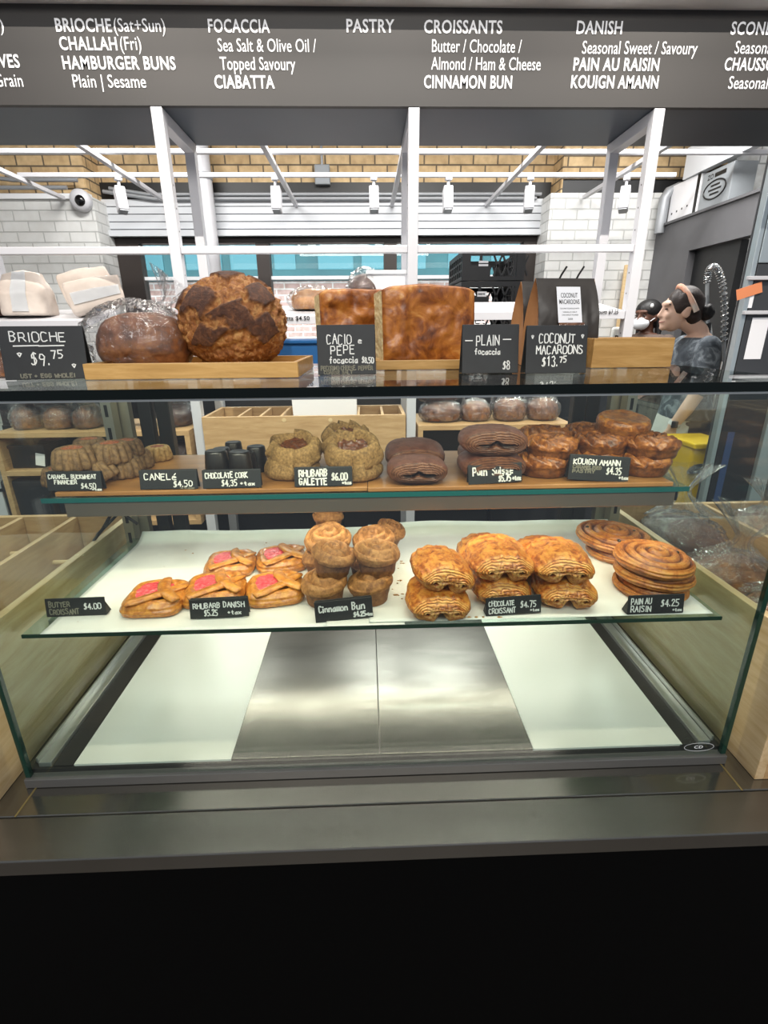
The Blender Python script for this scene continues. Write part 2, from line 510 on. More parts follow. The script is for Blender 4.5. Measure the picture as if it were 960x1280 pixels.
class MB:
    def __init__(s):
        s.v, s.f, s.mi, s.lay = [], [], [], []

    def add(s, v, f, mi=0, lay=None):
        o = len(s.v)
        v = [tuple(map(float, p)) for p in v]
        s.v += v
        s.lay += list(map(float, lay)) if lay is not None else [1.0] * len(v)
        s.f += [tuple(o + i for i in q) for q in f]
        s.mi += [mi] * len(f)
        return s

    def box(s, c, d, r=None, mi=0, taper=1.0):
        x, y, z = d[0] / 2, d[1] / 2, d[2] / 2
        p = np.array([(sx * x * (taper if sz > 0 else 1), sy * y * (taper if sz > 0 else 1), sz * z) for sz in (-1, 1) for sy in (-1, 1) for sx in (-1, 1)])
        if r is not None:
            p = p @ r.T
        return s.add(p + np.array(c), [(0, 2, 3, 1), (4, 5, 7, 6), (0, 1, 5, 4), (2, 6, 7, 3), (0, 4, 6, 2), (1, 3, 7, 5)], mi)

    def span(s, a, b, mi=0):
        a, b = np.array(a, float), np.array(b, float)
        return s.box((a + b) / 2, np.abs(b - a), None, mi)

    def bar(s, a, b, w, h=None, mi=0):
        """square bar from a to b"""
        a, b = Vector(a), Vector(b)
        d = b - a
        q = d.to_track_quat('Z', 'Y').to_matrix()
        return s.box((a + b) / 2, (w, h or w, d.length), np.array(q), mi)

    def grid(s, P, cu=False, cv=False, mi=0, lay=None, flip=False):
        P = np.asarray(P, float)
        nu, nv = P.shape[:2]
        f = []
        for i in range(nu if cu else nu - 1):
            for j in range(nv if cv else nv - 1):
                a, b, c, d = i * nv + j, ((i + 1) % nu) * nv + j, ((i + 1) % nu) * nv + (j + 1) % nv, i * nv + (j + 1) % nv
                f.append((a, d, c, b) if flip else (a, b, c, d))
        return s.add(P.reshape(-1, 3), f, mi, None if lay is None else np.asarray(lay).reshape(-1))

    def tube(s, pts, r, n=10, mi=0, cap=True, flat=1.0):
        pts = np.array(pts, float)
        rr = np.full(len(pts), r) if np.isscalar(r) else np.array(r)
        T = np.gradient(pts, axis=0)
        T /= np.linalg.norm(T, axis=1)[:, None] + 1e-12
        ref = np.array([0, 0, 1.0]) if abs(T[0][2]) < .9 else np.array([1.0, 0, 0])
        P = []
        nrm = None
        for p, t, q in zip(pts, T, rr):
            if nrm is None:
                nrm = np.cross(t, ref)
            nrm = nrm - t * (nrm @ t)
            nrm /= np.linalg.norm(nrm) + 1e-12
            b = np.cross(t, nrm)
            th = np.linspace(0, 2 * PI, n, endpoint=False)
            P.append(p + q * (np.cos(th)[:, None] * nrm + flat * np.sin(th)[:, None] * b))
        o = len(s.v)
        s.grid(P, False, True, mi)
        if cap:
            m = len(pts)
            s.f += [tuple(o + i for i in range(n)), tuple(o + (m - 1) * n + i for i in reversed(range(n)))]
            s.mi += [mi, mi]
        return s

    def lathe(s, prof, n=32, mod=None, mi=0, c=(0, 0, 0)):
        prof = np.array(prof, float)
        th = np.linspace(0, 2 * PI, n, endpoint=False)
        P = np.zeros((n, len(prof), 3))
        P[..., 0] = np.cos(th)[:, None] * prof[None, :, 0]
        P[..., 1] = np.sin(th)[:, None] * prof[None, :, 0]
        P[..., 2] = prof[None, :, 1]
        if mod is not None:
            P = mod(P, th)
        return s.grid(P + np.array(c), True, False, mi)

    def poly(s, pts, d, mi=0):
        """extrude a closed polygon (3D points) by vector d"""
        n = len(pts)
        a = [np.array(p, float) for p in pts]
        b = [p + np.array(d, float) for p in a]
        f = [tuple(range(n)), tuple(reversed(range(n, 2 * n)))] + [(i, n + i, n + (i + 1) % n, (i + 1) % n) for i in range(n)]
        return s.add(a + b, f, mi)

    def ball(s, c, r, n=14, m=10, mi=0, amp=0, fr=3, seed=0):
        r = np.array([r, r, r] if np.isscalar(r) else r, float)
        th = np.linspace(0, 2 * PI, n, endpoint=False)
        ph = np.linspace(-PI / 2, PI / 2, m)
        D = np.stack([np.cos(th)[:, None] * np.cos(ph), np.sin(th)[:, None] * np.cos(ph), np.sin(ph)[None, :] + 0 * th[:, None]], -1)
        k = 1 + amp * fbm(D * fr + seed) if amp else 1
        return s.grid(D * r * (k[..., None] if amp else 1) + np.array(c), True, False, mi)


def link(o, parent=None):
    COL.objects.link(o)
    if parent is not None:
        o.parent = parent
        if parent.get('_world'):
            o.matrix_parent_inverse = Matrix.Translation(-parent.location)
    return o


def obj(name, mb, mat, parent=None, smooth=40, bevel=0, sub=0, label=None, segs=2):
    me = bpy.data.meshes.new(name)
    me.from_pydata(mb.v, [], mb.f)
    if any(x != 1.0 for x in mb.lay):
        me.attributes.new('lay', 'FLOAT', 'POINT').data.foreach_set('value', mb.lay)
    for m in (mat if isinstance(mat, (list, tuple)) else [mat]):
        me.materials.append(m)
    me.polygons.foreach_set('material_index', mb.mi)
    if smooth:
        me.polygons.foreach_set('use_smooth', [True] * len(me.polygons))
        if smooth < 180:
            me.set_sharp_from_angle(angle=math.radians(smooth))
    me.update()
    o = bpy.data.objects.new(name, me)
    link(o, parent)
    if bevel:
        b = o.modifiers.new('edge', 'BEVEL')
        b.width, b.segments, b.limit_method = bevel, segs, 'ANGLE'
    if sub:
        q = o.modifiers.new('smooth', 'SUBSURF')
        q.levels = q.render_levels = sub
    if label:
        o['label'] = label
    return o


def tag(o, label, cat, group=None, kind=None):
    o['label'], o['category'] = label, cat
    if group:
        o['group'] = group
    if kind:
        o['kind'] = kind
    return o


def thing(name, label, cat, loc=(0, 0, 0), rotz=0, group=None, world=False):
    """Empty at a thing's base; world=True lets its parts be given in world coordinates"""
    o = bpy.data.objects.new(name, None)
    o.empty_display_size = .02
    o.location = loc
    COL.objects.link(o)
    if world:
        o['_world'] = 1
    else:
        o.rotation_euler = (0, 0, rotz)
    return tag(o, label, cat, group)


def struct(name, mb, mat, **kw):
    o = obj(name, mb, mat, **kw)
    if o.parent is None:
        o['kind'] = 'structure'
    return o


def copy_thing(root, label=None, loc=None, rotation=None, scale=None):
    r = root.copy()
    COL.objects.link(r)
    for ch in list(root.children):
        c = ch.copy()
        COL.objects.link(c)
        c.parent = r
        for g in list(ch.children):
            d = g.copy()
            COL.objects.link(d)
            d.parent = c
    if label:
        r['label'] = label
    if loc is not None:
        r.location = loc
    if rotation is not None:
        r.rotation_euler = rotation
    if scale is not None:
        r.scale = scale if hasattr(scale, '__len__') else (scale,) * 3
    return r


class Kind:
    """the first placing uses the built thing, later ones copies of it"""
    def __init__(s, root):
        s.root, s.used = root, False

    def put(s, label, loc, rotation=(0, 0, 0), scale=1):
        if not s.used:
            s.used = True
            r = s.root
            r.location, r.rotation_euler = loc, rotation
            r.scale = scale if hasattr(scale, '__len__') else (scale,) * 3
            r['label'] = label
            return r
        return copy_thing(s.root, label, loc, rotation, scale)




def at_x(px, py, x):
    d = ray(px, py)
    return np.array([0, 0, CAM_H]) + d * x / d[0]


# ================================================================== the setting
YB = 5.5
struct('floor', MB().span((-4, -1.5, -.05), (5, 6.2, 0)), M['kfloor'], smooth=0)
struct('ceiling', MB().span((-4, 1.35, 3.3), (5, 6.2, 3.36)), M['ceil'], smooth=0)
zc0, zc1 = at_y(480, 250, YB)[2], at_y(480, 296, YB)[2]
xl, xr = at_y(127, 280, YB)[0], at_y(684, 280, YB)[0]
xl2, xr2 = at_y(114, 250, 5.2)[0], at_y(690, 250, 5.2)[0]
# upper yellow brick over the windows
struct('wall_back', MB().span((xl - .1, YB, zc0 - .02), (xr + .1, YB + .2, 3.3)), M['brick_yellow'], smooth=0)
zsill = .85
struct('wall_back_low', MB().span((xl - .1, YB + .02, 0), (xr + .1, YB + .2, zsill)), M['brick_white'], smooth=0)
# protruding piers left and right, painted white below and bare brick above
zwl = at_y(60, 246, 5.2)[2]
o = struct('wall_left', MB().span((-4, 5.2, 0), (xl2, 5.75, zwl)), [M['brick_white']], smooth=0)
struct('trim_1', MB().span((xl2, 5.203, 0), (xl2 + .012, 5.75, zwl)), M['brick_white_x'], smooth=0)
struct('wall_left_upper', MB().span((-4, 5.22, zwl), (at_y(103, 215, 5.22)[0], 5.75, 3.3)), M['brick_yellow'], smooth=0)
struct('trim_2', MB().span((at_y(103, 215, 5.22)[0], 5.223, zwl), (at_y(103, 215, 5.22)[0] + .012, 5.75, 3.3)), M['brick_yellow_x'], smooth=0)
zwr, zwb = at_y(750, 241, 5.2)[2], at_y(750, 222, 5.2)[2]
struct('wall_right', MB().span((xr2, 5.2, 0), (5, 5.75, zwr)), M['brick_white'], smooth=0)
struct('trim_3', MB().span((xr2 - .012, 5.203, 0), (xr2, 5.75, zwr)), M['brick_white_x'], smooth=0)
struct('trim_4', MB().span((xr2 + .1, 5.26, zwr), (5, 5.75, zwb)), M['black_wall'], smooth=0)
struct('wall_right_upper', MB().span((xr2 + .1, 5.24, zwb), (5, 5.75, 3.3)), M['brick_yellow'], smooth=0)
struct('trim_5', MB().span((xr2 + .088, 5.243, zwr), (xr2 + .1, 5.75, 3.3)), M['brick_yellow_x'], smooth=0)
struct('trim_6', MB().span((-4, 5.17, zwl - .02), (xl2, 5.23, zwl + .02)), M['white'], smooth=0)
# white cladding over the windows
mb = MB()
n = 4
for k in range(n):
    h = (zc0 - zc1 - .06) / n
    z = zc1 + .06 + k * h
    mb.span((xl, YB - .05, z + .006), (xr, YB + .05, z + h - .002))
mb.span((xl, YB - .09, zc1), (xr, YB + .05, zc1 + .05))
mb.span((xl, YB - .04, zc1), (xr, YB + .04, zc0), 1)
struct('trim_7', mb, [M['clad'], M['gap']], smooth=0)
struct('trim_8', MB().span((xl, YB - .02, zc0), (xr, YB + .02, zc0 + .14)), M['black'], smooth=0)
# windows
zt = at_y(480, 303, YB)[2]
cuts = [at_y(px, 340, YB)[0] for px in (150, 178, 322, 338, 480, 496, 652, 684)]
for k in range(3):
    x0, x1 = cuts[2 * k], cuts[2 * k + 3]
    a, b = cuts[2 * k + 1], cuts[2 * k + 2]
    if k:
        x0 = (cuts[2 * k] + cuts[2 * k + 1]) / 2
    if k < 2:
        x1 = (cuts[2 * k + 2] + cuts[2 * k + 3]) / 2
    mb = MB()
    mb.span((x0, YB, zsill), (a, YB + .12, zt + .06)).span((b, YB, zsill), (x1, YB + .12, zt + .06))
    mb.span((a, YB, zt), (b, YB + .12, zt + .06)).span((a, YB, zsill), (b, YB + .12, zsill + .06))
    mb.span((a, YB + .03, zt - .32), (b, YB + .09, zt - .29), 1)
    w = struct('window_%d' % (k + 1), mb, [M['dark_brown'], M['white']], smooth=0)
    obj('glass', MB().span((a, YB + .05, zsill + .06), (b, YB + .056, zt)), M['pane'], w, smooth=0)
# the street: pale brick front and a teal awning
o = obj('street_facade', MB().span((-7, 8.6, 0), (8, 8.9, 6)), M['brick_red'], smooth=0)
tag(o, 'pale brick street front seen through the kitchen windows', 'building')
aw = thing('shop_awning', 'teal shop awning across the street above the pale brick front', 'awning', (0, 8.0, 2.15), world=True)
mb = MB()
za = at_y(480, 346, 8.0)[2]
mb.poly([(-6, 8.0, za), (-6, 8.0, za + .55), (-6, 8.55, za + 1.25), (-6, 8.6, za + 1.25), (-6, 8.6, za)], (13, 0, 0))
obj('awning_cover', mb, M['teal'], aw, smooth=0)
for k, x in enumerate(np.arange(-5, 6, .62)):
    obj('valance_panel', MB().span((x, 7.985, za + .1), (x + (.5 if k % 3 else .3), 8.0, za + .5)), M['teal_light'], aw, smooth=0)
struct('street_ground', MB().span((-7, 5.75, -.05), (8, 8.6, 0)), M['ceil'], smooth=0)
# side partition on the right with an opening to the wash-up
XP = float(at_y(813, 340, 5.2)[0])
y_far, y_o, y_b = 5.2, at_x(846, 400, XP)[1], at_x(897, 400, XP)[1]
ztop = at_y(818, 286, 5.2)[2]
zop = at_x(890, 306, XP)[2]
mb = MB().span((XP, y_o, 0), (XP + .1, y_far, ztop)).span((XP, 2.9, zop), (XP + .1, y_o, ztop))
mb.span((XP - .02, 2.9, ztop), (XP + .12, y_far, ztop + .02))
struct('wall_partition', mb, M['grey_wall'], smooth=0)
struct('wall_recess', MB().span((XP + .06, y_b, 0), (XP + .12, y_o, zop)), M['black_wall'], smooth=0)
struct('wall_wash_up', MB().span((3.75, 2.4, 0), (3.85, 5.2, 2.9)), M['tile'], smooth=0)
struct('wall_wash_up_end', MB().span((XP + .1, y_b + .3, 0), (3.75, y_b + .4, 2.9)), M['tile_y'], smooth=0)
struct('wall_side', MB().span((4.9, 1.5, 0), (5, 5.2, 3.3)), M['white'], smooth=0)
struct('wall_far_left', MB().span((-4.1, 1.5, 0), (-4, 5.75, 3.3)), M['brick_white_x'], smooth=0)
struct('trim_9', MB().span((XP + .0, 3.0, 2.62), (XP + .06, 4.9, 2.85)).span((XP, 3.0, 2.88), (XP + .06, 4.9, 3.08)), M['clad'], smooth=0)

# ================================================================== overhead: menu, soffit, tracks
struct('trim_10', MB().span((-3, 1.934, 2.374), (3.2, 2.36, 2.45)), M['soffit'], smooth=0, bevel=.004)
menu = thing('menu_board', 'long dark grey hanging menu board with white bread and pastry lists', 'menu board', (.1, 2.0, 2.118), world=True)
ZM = 2.118
obj('panel', MB().span((-3, 2.0, ZM), (3.2, 2.02, 2.373)), M['menu'], menu, smooth=0)
obj('underside', MB().span((-3, 2.02, ZM), (3.2, 2.37, ZM + .03)), M['under'], menu, smooth=0)
obj('back_panel', MB().span((-3, 2.35, ZM + .03), (3.2, 2.37, 2.373)), M['under'], menu, smooth=0)


def text_mb(s, bold):
    c = bpy.data.curves.new('t', 'FONT')
    c.body = s
    c.resolution_u = 3
    c.extrude = 0
    c.offset = .020 if bold else .003
    c.space_character = 1.07 if bold else 1.02
    o = bpy.data.objects.new('t', c)
    COL.objects.link(o)
    dg = bpy.context.evaluated_depsgraph_get()
    me = bpy.data.meshes.new_from_object(o.evaluated_get(dg))
    v = np.array([tuple(q.co) for q in me.vertices]) if len(me.vertices) else np.zeros((0, 3))
    f = [tuple(p.vertices) for p in me.polygons]
    bpy.data.objects.remove(o)
    bpy.data.curves.remove(c)
    bpy.data.meshes.remove(me)
    return v, f


def menu_line(mb, s, x0, x1, yc, bold):
    v, f = text_mb(s, bold)
    a, b = at_y(x0, yc, 1.999), at_y(x1, yc, 1.999)
    lo, hi = v[:, 0].min(), v[:, 0].max()
    cap = 12.9 * px_m(480, yc, 2.0) / .70 if bold else 13.2 * px_m(480, yc, 2.0) / .70
    x = a[0] + (v[:, 0] - lo) / (hi - lo) * (b[0] - a[0])
    z = a[2] + (b[2] - a[2]) * (v[:, 0] - lo) / (hi - lo) * 0 - cap * .35 + v[:, 1] * cap
    mb.add(np.stack([x, np.full(len(x), 1.9985), z], 1), f)


def menu_col(lines):
    mb = MB()
    for l in lines:
        menu_line(mb, *l)
    obj('menu_lettering', mb, M['letter'], menu, smooth=0)


menu_col([('s)', -9, 4, 30, 0), ('VES', -2, 24, 76, 1), ('Grain', -7, 28, 100, 0)])
menu_col([('BRIOCHE', 69, 139, 31, 1), ('(Sat+Sun)', 142, 206, 31, 0), ('CHALLAH', 74, 146, 54, 1), ('(Fri)', 150, 176, 54, 0),
          ('HAMBURGER BUNS', 78, 219, 78, 1), ('Plain | Sesame', 91, 182, 101, 0)])
menu_col([('FOCACCIA', 260, 337, 32, 1), ('Sea Salt & Olive Oil /', 272, 395, 56, 0), ('Topped Savoury', 275, 369, 79, 0), ('CIABATTA', 268, 343, 102, 1)])
menu_col([('PASTRY', 433, 493, 32, 1)])
menu_col([('CROISSANTS', 530, 628, 33, 1), ('Butter / Chocolate /', 540, 652, 57, 0), ('Almond / Ham & Cheese', 539, 676, 79, 0), ('CINNAMON BUN', 530, 640, 102, 1)])
menu_col([('DANISH', 721, 778, 34, 1), ('Seasonal Sweet / Savoury', 728, 872, 59, 0), ('PAIN AU RAISIN', 717, 824, 80, 1), ('KOUIGN AMANN', 714, 823, 102, 1)])
menu_col([('SCONES', 914, 972, 35, 1), ('Seasonal', 919, 968, 59, 0), ('CHAUSSON', 906, 978, 80, 1), ('Seasonal', 911, 960, 103, 0)])

# lighting tracks under the kitchen ceiling
ZT = 2.62
ya, yb_ = 1.2 / .286, 1.2 / .26


def track(label, a, b):
    mb = MB().bar(a, b, .035, .03)
    t = obj('lighting_track', mb, M['white_steel'], smooth=0, bevel=.003)
    return tag(t, label, 'lighting track', 'white ceiling lighting tracks')


track('white overhead track crossing the room just below the menu board', (-3.6, ya, ZT), (4.2, ya, ZT))
track('white overhead track running below the first and carrying the lamps', (at_y(22, 214, yb_)[0], yb_, ZT - .035), (at_y(845, 214, yb_)[0], yb_, ZT - .035))
for px, lab in ((100, 'white track running back to the security camera'), (215, 'white track running back behind the left rack post'),
                (370, 'white track running back above the big round loaf'), (490, 'white track running back just left of the middle rack post'),
                (608, 'white track running back above the focaccia'), (715, 'white track running back above the right brick pier')):
    p = at_y(px, 250, YB - .05)
    track(lab, (p[0], 3.2, ZT - .07), (p[0], YB - .06 if px != 100 and px != 715 else 5.16, ZT - .07))


def track_light(px, py, lab, yaw=0.0, y=None):
    p = at_y(px, py, yb_)
    t = thing('track_light', lab, 'spotlight', (p[0], yb_, ZT - .05), yaw, 'white track spotlights')
    obj('bracket', MB().tube([(0, 0, 0), (0, 0, -.07)], .012).box((0, 0, -.01), (.05, .05, .02)), M['white_steel'], t)
    r = rot(math.radians(-12), 0, 0)
    mb = MB().box((0, .01, -.15), (.075, .1, .17), r)
    obj('lamp_body', mb, M['white_steel'], t, bevel=.008)
    obj('lamp_lens', MB().box((0, -.01, -.237), (.06, .085, .006), r), M['pipe'], t)
    return t


for px, lab, yw in ((146, 'white track spotlight turned sideways at the far left', .6), (343, 'white track spotlight above the round loaf', 0),
                    (467, 'white track spotlight left of the middle rack post', 0), (561, 'white track spotlight right of the middle rack post', 0),
                    (664, 'white track spotlight above the black crates', -.2), (785, 'white track spotlight seen through the right rack frame', -.5)):
    track_light(px, 214, lab, yw)
# conduits along the brick
def conduit(lab, pts, r=.016, m='pipe'):
    t = obj('conduit', MB().tube(pts, r, 10), M[m])
    return tag(t, lab, 'pipe', 'wall conduits')


zA, zB = at_y(400, 243, 5.44)[2], at_y(400, 249, 5.44)[2]
conduit('upper grey conduit along the brick above the white cladding', [(xl + .15, 5.44, zA + .05), (xl + .5, 5.44, zA), (xr - .1, 5.44, zA)])
conduit('lower grey conduit along the top of the white cladding', [(xl + .1, 5.42, zB + .06), (xl + .55, 5.42, zB), (xr - .15, 5.42, zB)])
zA, zB = at_y(50, 230, 5.18)[2], at_y(50, 236, 5.18)[2]
conduit('upper grey conduit over the white brick at the far left', [(-3.9, 5.14, zA + .12), (at_y(20, 230, 5.17)[0], 5.14, zA + .02), (xl2 - .3, 5.14, zA + .02), (xl2 - .06, 5.14, zA + .02)])
conduit('lower grey conduit over the white brick at the far left', [(-3.9, 5.14, zB), (xl2 - .3, 5.14, zB), (xl2 - .16, 5.14, zB)])
p0, p1 = at_y(824, 292, 5.1), at_y(826, 240, 5.1)
conduit('thick grey elbow pipe at the right end of the white brick', [p0, (p0[0], 5.1, p1[2] - .05), (p0[0] + .03, 5.1, p1[2]), (p0[0] + .1, 5.1, p1[2] + .03), (p0[0] + .45, 5.1, p1[2] + .05)], .045)
for k, (a, b, lab) in enumerate((((880, 205), (960, 186), 'upper brown pipe at the top right'), ((884, 215), (960, 200), 'lower brown pipe at the top right'), ((893, 180), (893, 222), 'upright brown pipe at the top right'))):
    conduit(lab, [at_y(a[0], a[1], 4.9), at_y(b[0], b[1], 4.9)], .03, 'pipe_brown')
px_ = at_y(403, 219, 5.45)
t = thing('junction_box', 'small grey junction box on the yellow brick', 'junction box', (px_[0], 5.5, px_[2]))
obj('box', MB().box((0, -.04, 0), (.14, .08, .16)), M['grey_plastic'], t, bevel=.008)
obj('conduit_stub', MB().tube([(0, -.04, .08), (0, -.04, .3)], .012), M['pipe'], t)
p = at_y(104, 252, 5.2)
t = thing('security_camera', 'round white dome security camera on the white brick', 'security camera', (p[0], 5.2, p[2]))
th = np.linspace(0, PI / 2, 8)
mb = MB().lathe([(0, 0), (.085, 0), (.09, .03)] + [(.09 * math.cos(a), .05 + .05 * math.sin(a)) for a in th], 20)
mb.v = [tuple(rot(math.radians(90), 0, 0) @ np.array(q)) for q in mb.v]
obj('housing', mb, M['white_steel'], t)
obj('lens', MB().ball((.015, -.085, -.01), (.045, .03, .045)), M['lens'], t)
# pillar-like column behind the left rack post
p = at_y(258, 260, 5.3)
t = thing('drain_pipe', 'large white vertical pipe behind the left rack post', 'pipe', (p[0], 5.3, 0))
obj('tube', MB().tube([(0, 0, 0), (0, 0, 3.29)], .075, 20), M['white_steel'], t)
for z in (1.9, 2.72):
    obj('clamp', MB().tube([(0, 0, z), (0, 0, z + .05)], .083, 20), M['pipe'], t)
p = at_y(160, 355, 5.15)

# ================================================================== counter
ZC = .69
counter = thing('counter', 'long black front counter with glossy dark ledge carrying the display case', 'counter', (.02, .9, 0), world=True)
obj('counter_top', MB().span((-2.4, .62, ZC - .03), (2.4, 1.24, ZC)), M['counter'], counter, smooth=0, bevel=.002)
obj('ledge', MB().span((-2.4, .545, ZC - .03), (2.4, .6185, ZC)), M['counter_steel'], counter, smooth=0, bevel=.002)
obj('front_panel', MB().span((-2.4, .56, .0), (2.4, .6, ZC - .031)), M['front'], counter, smooth=0)
obj('back_panel', MB().span((-2.4, 1.2, .0), (2.4, 1.24, ZC - .031)), M['front'], counter, smooth=0)
for x in (-.580, .617):
    obj('joint_strip', MB().span((x - .0015, .62, ZC), (x + .0015, .68, ZC + .0007)), M['brass'], counter, smooth=0)

# ================================================================== display case
CX0, CX1, CY0, CY1 = -.594, .623, .68, 1.22
case = thing('display_case', 'glass bakery display case with two glass shelves on the counter', 'display case', (.014, .95, ZC), world=True)
obj('base', MB().span((CX0, CY0 + .01, ZC + .0008), (CX1, CY1, .716)), M['seal'], case, smooth=0)
obj('front_sill', MB().span((CX0 - .002, CY0 - .006, .6908), (CX1 + .002, CY0 + .012, .7085)), M['sill'], case, smooth=0, bevel=.001)
for x0, x1 in ((-.52, -.2505), (.2835, .553)):
    obj('floor_panel', MB().span((x0, CY0 + .014, .716), (x1, CY1, .720)), M['case_floor'], case, smooth=0, label='white floor panel')
for x0, x1 in ((-.25, .0098), (.0108, .283)):
    obj('floor_plate', MB().span((x0, CY0 + .014, .716), (x1, CY1, .7208)), M['steel'], case, smooth=0, bevel=.0006, label='brushed steel floor plate')
for x in (-.568, .594):
    s = 1 if x < 0 else -1
    r = obj('side_rail', MB().span((x - .012, CY0 + .014, .716), (x + .010, CY1, .726)), M['rail'], case, smooth=0, bevel=.001)
    obj('rail_lip', MB().span((x - s * .012 - .0015, CY0 + .014, .726), (x - s * .012 + .0015, CY1, .736)), M['rail'], r, smooth=0)
    obj('rail_seal', MB().span((x + s * .012, CY0 + .014, .716), (x + s * .045, CY1, .7185)), M['seal'], r, smooth=0)
ZTG = 1.3535
g = obj('front_glass', MB().span((CX0, CY0, .709), (CX1, CY0 + .006, ZTG - .0125)), M['glass'], case, smooth=0)
g = obj('top_glass', MB().span((CX0, CY0 - .004, ZTG - .012), (CX1, CY1, ZTG)), M['glass'], case, smooth=0)
obj('glass_edge', MB().span((CX0, CY0 - .0065, ZTG - .0125), (CX1, CY0 - .0042, ZTG + .0003)), M['edge_dark'], g, smooth=0)
obj('edge_strip', MB().span((CX0, CY0 - .005, ZTG - .0155), (CX1, CY0 + .004, ZTG - .0128)), M['rail'], g, smooth=0)
for x0, x1 in ((CX0, CX0 + .006), (CX1 - .006, CX1)):
    g = obj('side_glass', MB().span((x0, CY0 + .0075, .718), (x1, CY1, ZTG - .0125)), M['glass'], case, smooth=0)
    obj('glass_edge', MB().span((x0 - .001, CY0 - .001, .709), (x1 + .001, CY0 + .0072, ZTG - .013)), M['edge_green'], g, smooth=0)
# rear uprights
for s, x in ((-1, -.572), (1, .598)):
    mb = MB().span((x - .011, 1.135, .72), (x + .011, 1.165, 1.34))
    for z in np.arange(.75, 1.32, .05):
        mb.span((x - .004, 1.1345, z), (x + .003, 1.136, z + .026), 1)
    u = obj('upright', mb, [M['standard'], M['black']], case, smooth=0)
    obj('upright_cover', MB().span((x - s * .012 - .02, 1.17, .72), (x - s * .012 + .02, 1.19, 1.34)), M['standard'], u, smooth=0)
    xx = x - s * .075
    mb = MB().span((xx - .034, 1.195, .72), (xx - .004, 1.22, 1.34)).span((xx + .002, 1.205, .72), (xx + .034, 1.23, 1.34))
    obj('rear_frame', mb, M['black'], case, smooth=0, bevel=.002)
# middle shelf
ZS1, ZS2 = 1.155, .963
sh = obj('shelf', MB().span((-.566, .847, ZS1 - .008), (.574, 1.17, ZS1)), M['shelf_glass'], case, smooth=0, label='upper glass shelf')
obj('shelf_edge', MB().span((-.566, .845, ZS1 - .0083), (.574, .847, ZS1 + .0003)), M['edge_teal'], sh, smooth=0)
obj('light_rail', MB().span((-.53, .848, ZS1 - .036), (.552, .856, ZS1 - .0085)).span((-.53, .848, ZS1 - .012), (.552, .89, ZS1 - .0085)), M['housing'], sh, smooth=0, bevel=.002)
for x in (-.54, .558):
    obj('shelf_bracket', MB().span((x - .006, .86, ZS1 - .03), (x + .006, 1.14, ZS1 - .0085)), M['black'], sh, smooth=0)
sh = obj('shelf', MB().span((-.568, .724, ZS2 - .006), (.592, 1.13, ZS2)), M['shelf_glass'], case, smooth=0, label='lower glass shelf')
obj('shelf_edge', MB().span((-.568, .722, ZS2 - .0063), (.592, .724, ZS2 + .0001)), M['edge_green'], sh, smooth=0)
for x in (-.555, .578):
    obj('shelf_bracket', MB().span((x - .006, .78, ZS2 - .03), (x + .006, 1.14, ZS2 - .0085)), M['standard'], sh, smooth=0)
obj('light_rail', MB().span((-.53, 1.09, ZS2 - .03), (.55, 1.098, ZS2 - .0085)), M['housing'], sh, smooth=0)
# maker's oval on the front glass
mb = MB()
c = at_y(874, 934, CY0 - .001)
th = np.linspace(0, 2 * PI, 49)
for k in range(48):
    a, b = th[k], th[k + 1]
    for (ra, rb, ha, hb) in ((.026, .0268, .0085, .0093),):
        mb.add([(c[0] + ra * math.cos(a), CY0 - .0006, c[2] + ha * math.sin(a)), (c[0] + rb * math.cos(a), CY0 - .0006, c[2] + hb * math.sin(a)),
                (c[0] + rb * math.cos(b), CY0 - .0006, c[2] + hb * math.sin(b)), (c[0] + ra * math.cos(b), CY0 - .0006, c[2] + ha * math.sin(b))], [(0, 1, 2, 3)])
v, f = text_mb('CD', 1)
mb.add(np.stack([c[0] - .009 + v[:, 0] * .011, np.full(len(v), CY0 - .0006), c[2] - .003 + v[:, 1] * .009], 1), f)
obj('maker_mark', mb, M['white'], case, smooth=0)

# parchment sheets on the lower shelf
def parchment(label, x0, x1, y0, y1, z, seed, curl=.02, sk=0):
    nx, ny = 60, 36
    X, Y = np.meshgrid(np.linspace(x0, x1, nx), np.linspace(y0, y1, ny), indexing='ij')
    t = (Y - y0) / (y1 - y0)
    Z = z + .0006 + .0008 * (1 + fbm(np.stack([X * 9, Y * 9, X * 0 + seed], -1), 3)) + curl * np.clip((t - .9) / .1, 0, 1) ** 1.6 * (1 + .35 * fbm(np.stack([X * 7, X * 0, X * 0 + seed], -1), 2))
    Y = Y + .006 * fbm(np.stack([X * 5, X * 0 + seed, t * 0], -1), 2) * t
    o = obj('parchment_sheet', MB().grid(np.stack([X + sk * t, Y, Z], -1), flip=True), M['paper'], smooth=180)
    s = o.modifiers.new('thick', 'SOLIDIFY')
    s.thickness = .0006
    return tag(o, label, 'parchment paper')


parchment('white parchment sheet under the danishes and cinnamon buns', -.537, .02, .7215, 1.125, ZS2, 1, .018)
parchment('small parchment piece at the middle of the lower shelf', -.075, .055, .7185, .86, ZS2 + .0022, 4, .0)
parchment('white parchment sheet under the chocolate croissants and raisin rolls', -.004, .576, .724, 1.125, ZS2 + .0044, 7, .022)
# wooden boards on the middle shelf
for x0, x1, y0, lab in ((-.545, -.0025, .853, 'brown wooden board under the financiers, corks and galettes'), (-.002, .545, .848, 'brown wooden board under the cocoa rolls and kouign amann')):
    t = obj('serving_board', MB().span((x0, y0, ZS1 + .0006), (x1, 1.13, ZS1 + .0086)), M['board'], smooth=0, bevel=.0015)
    tag(t, lab, 'serving board')
ZB1 = ZS1 + .0088
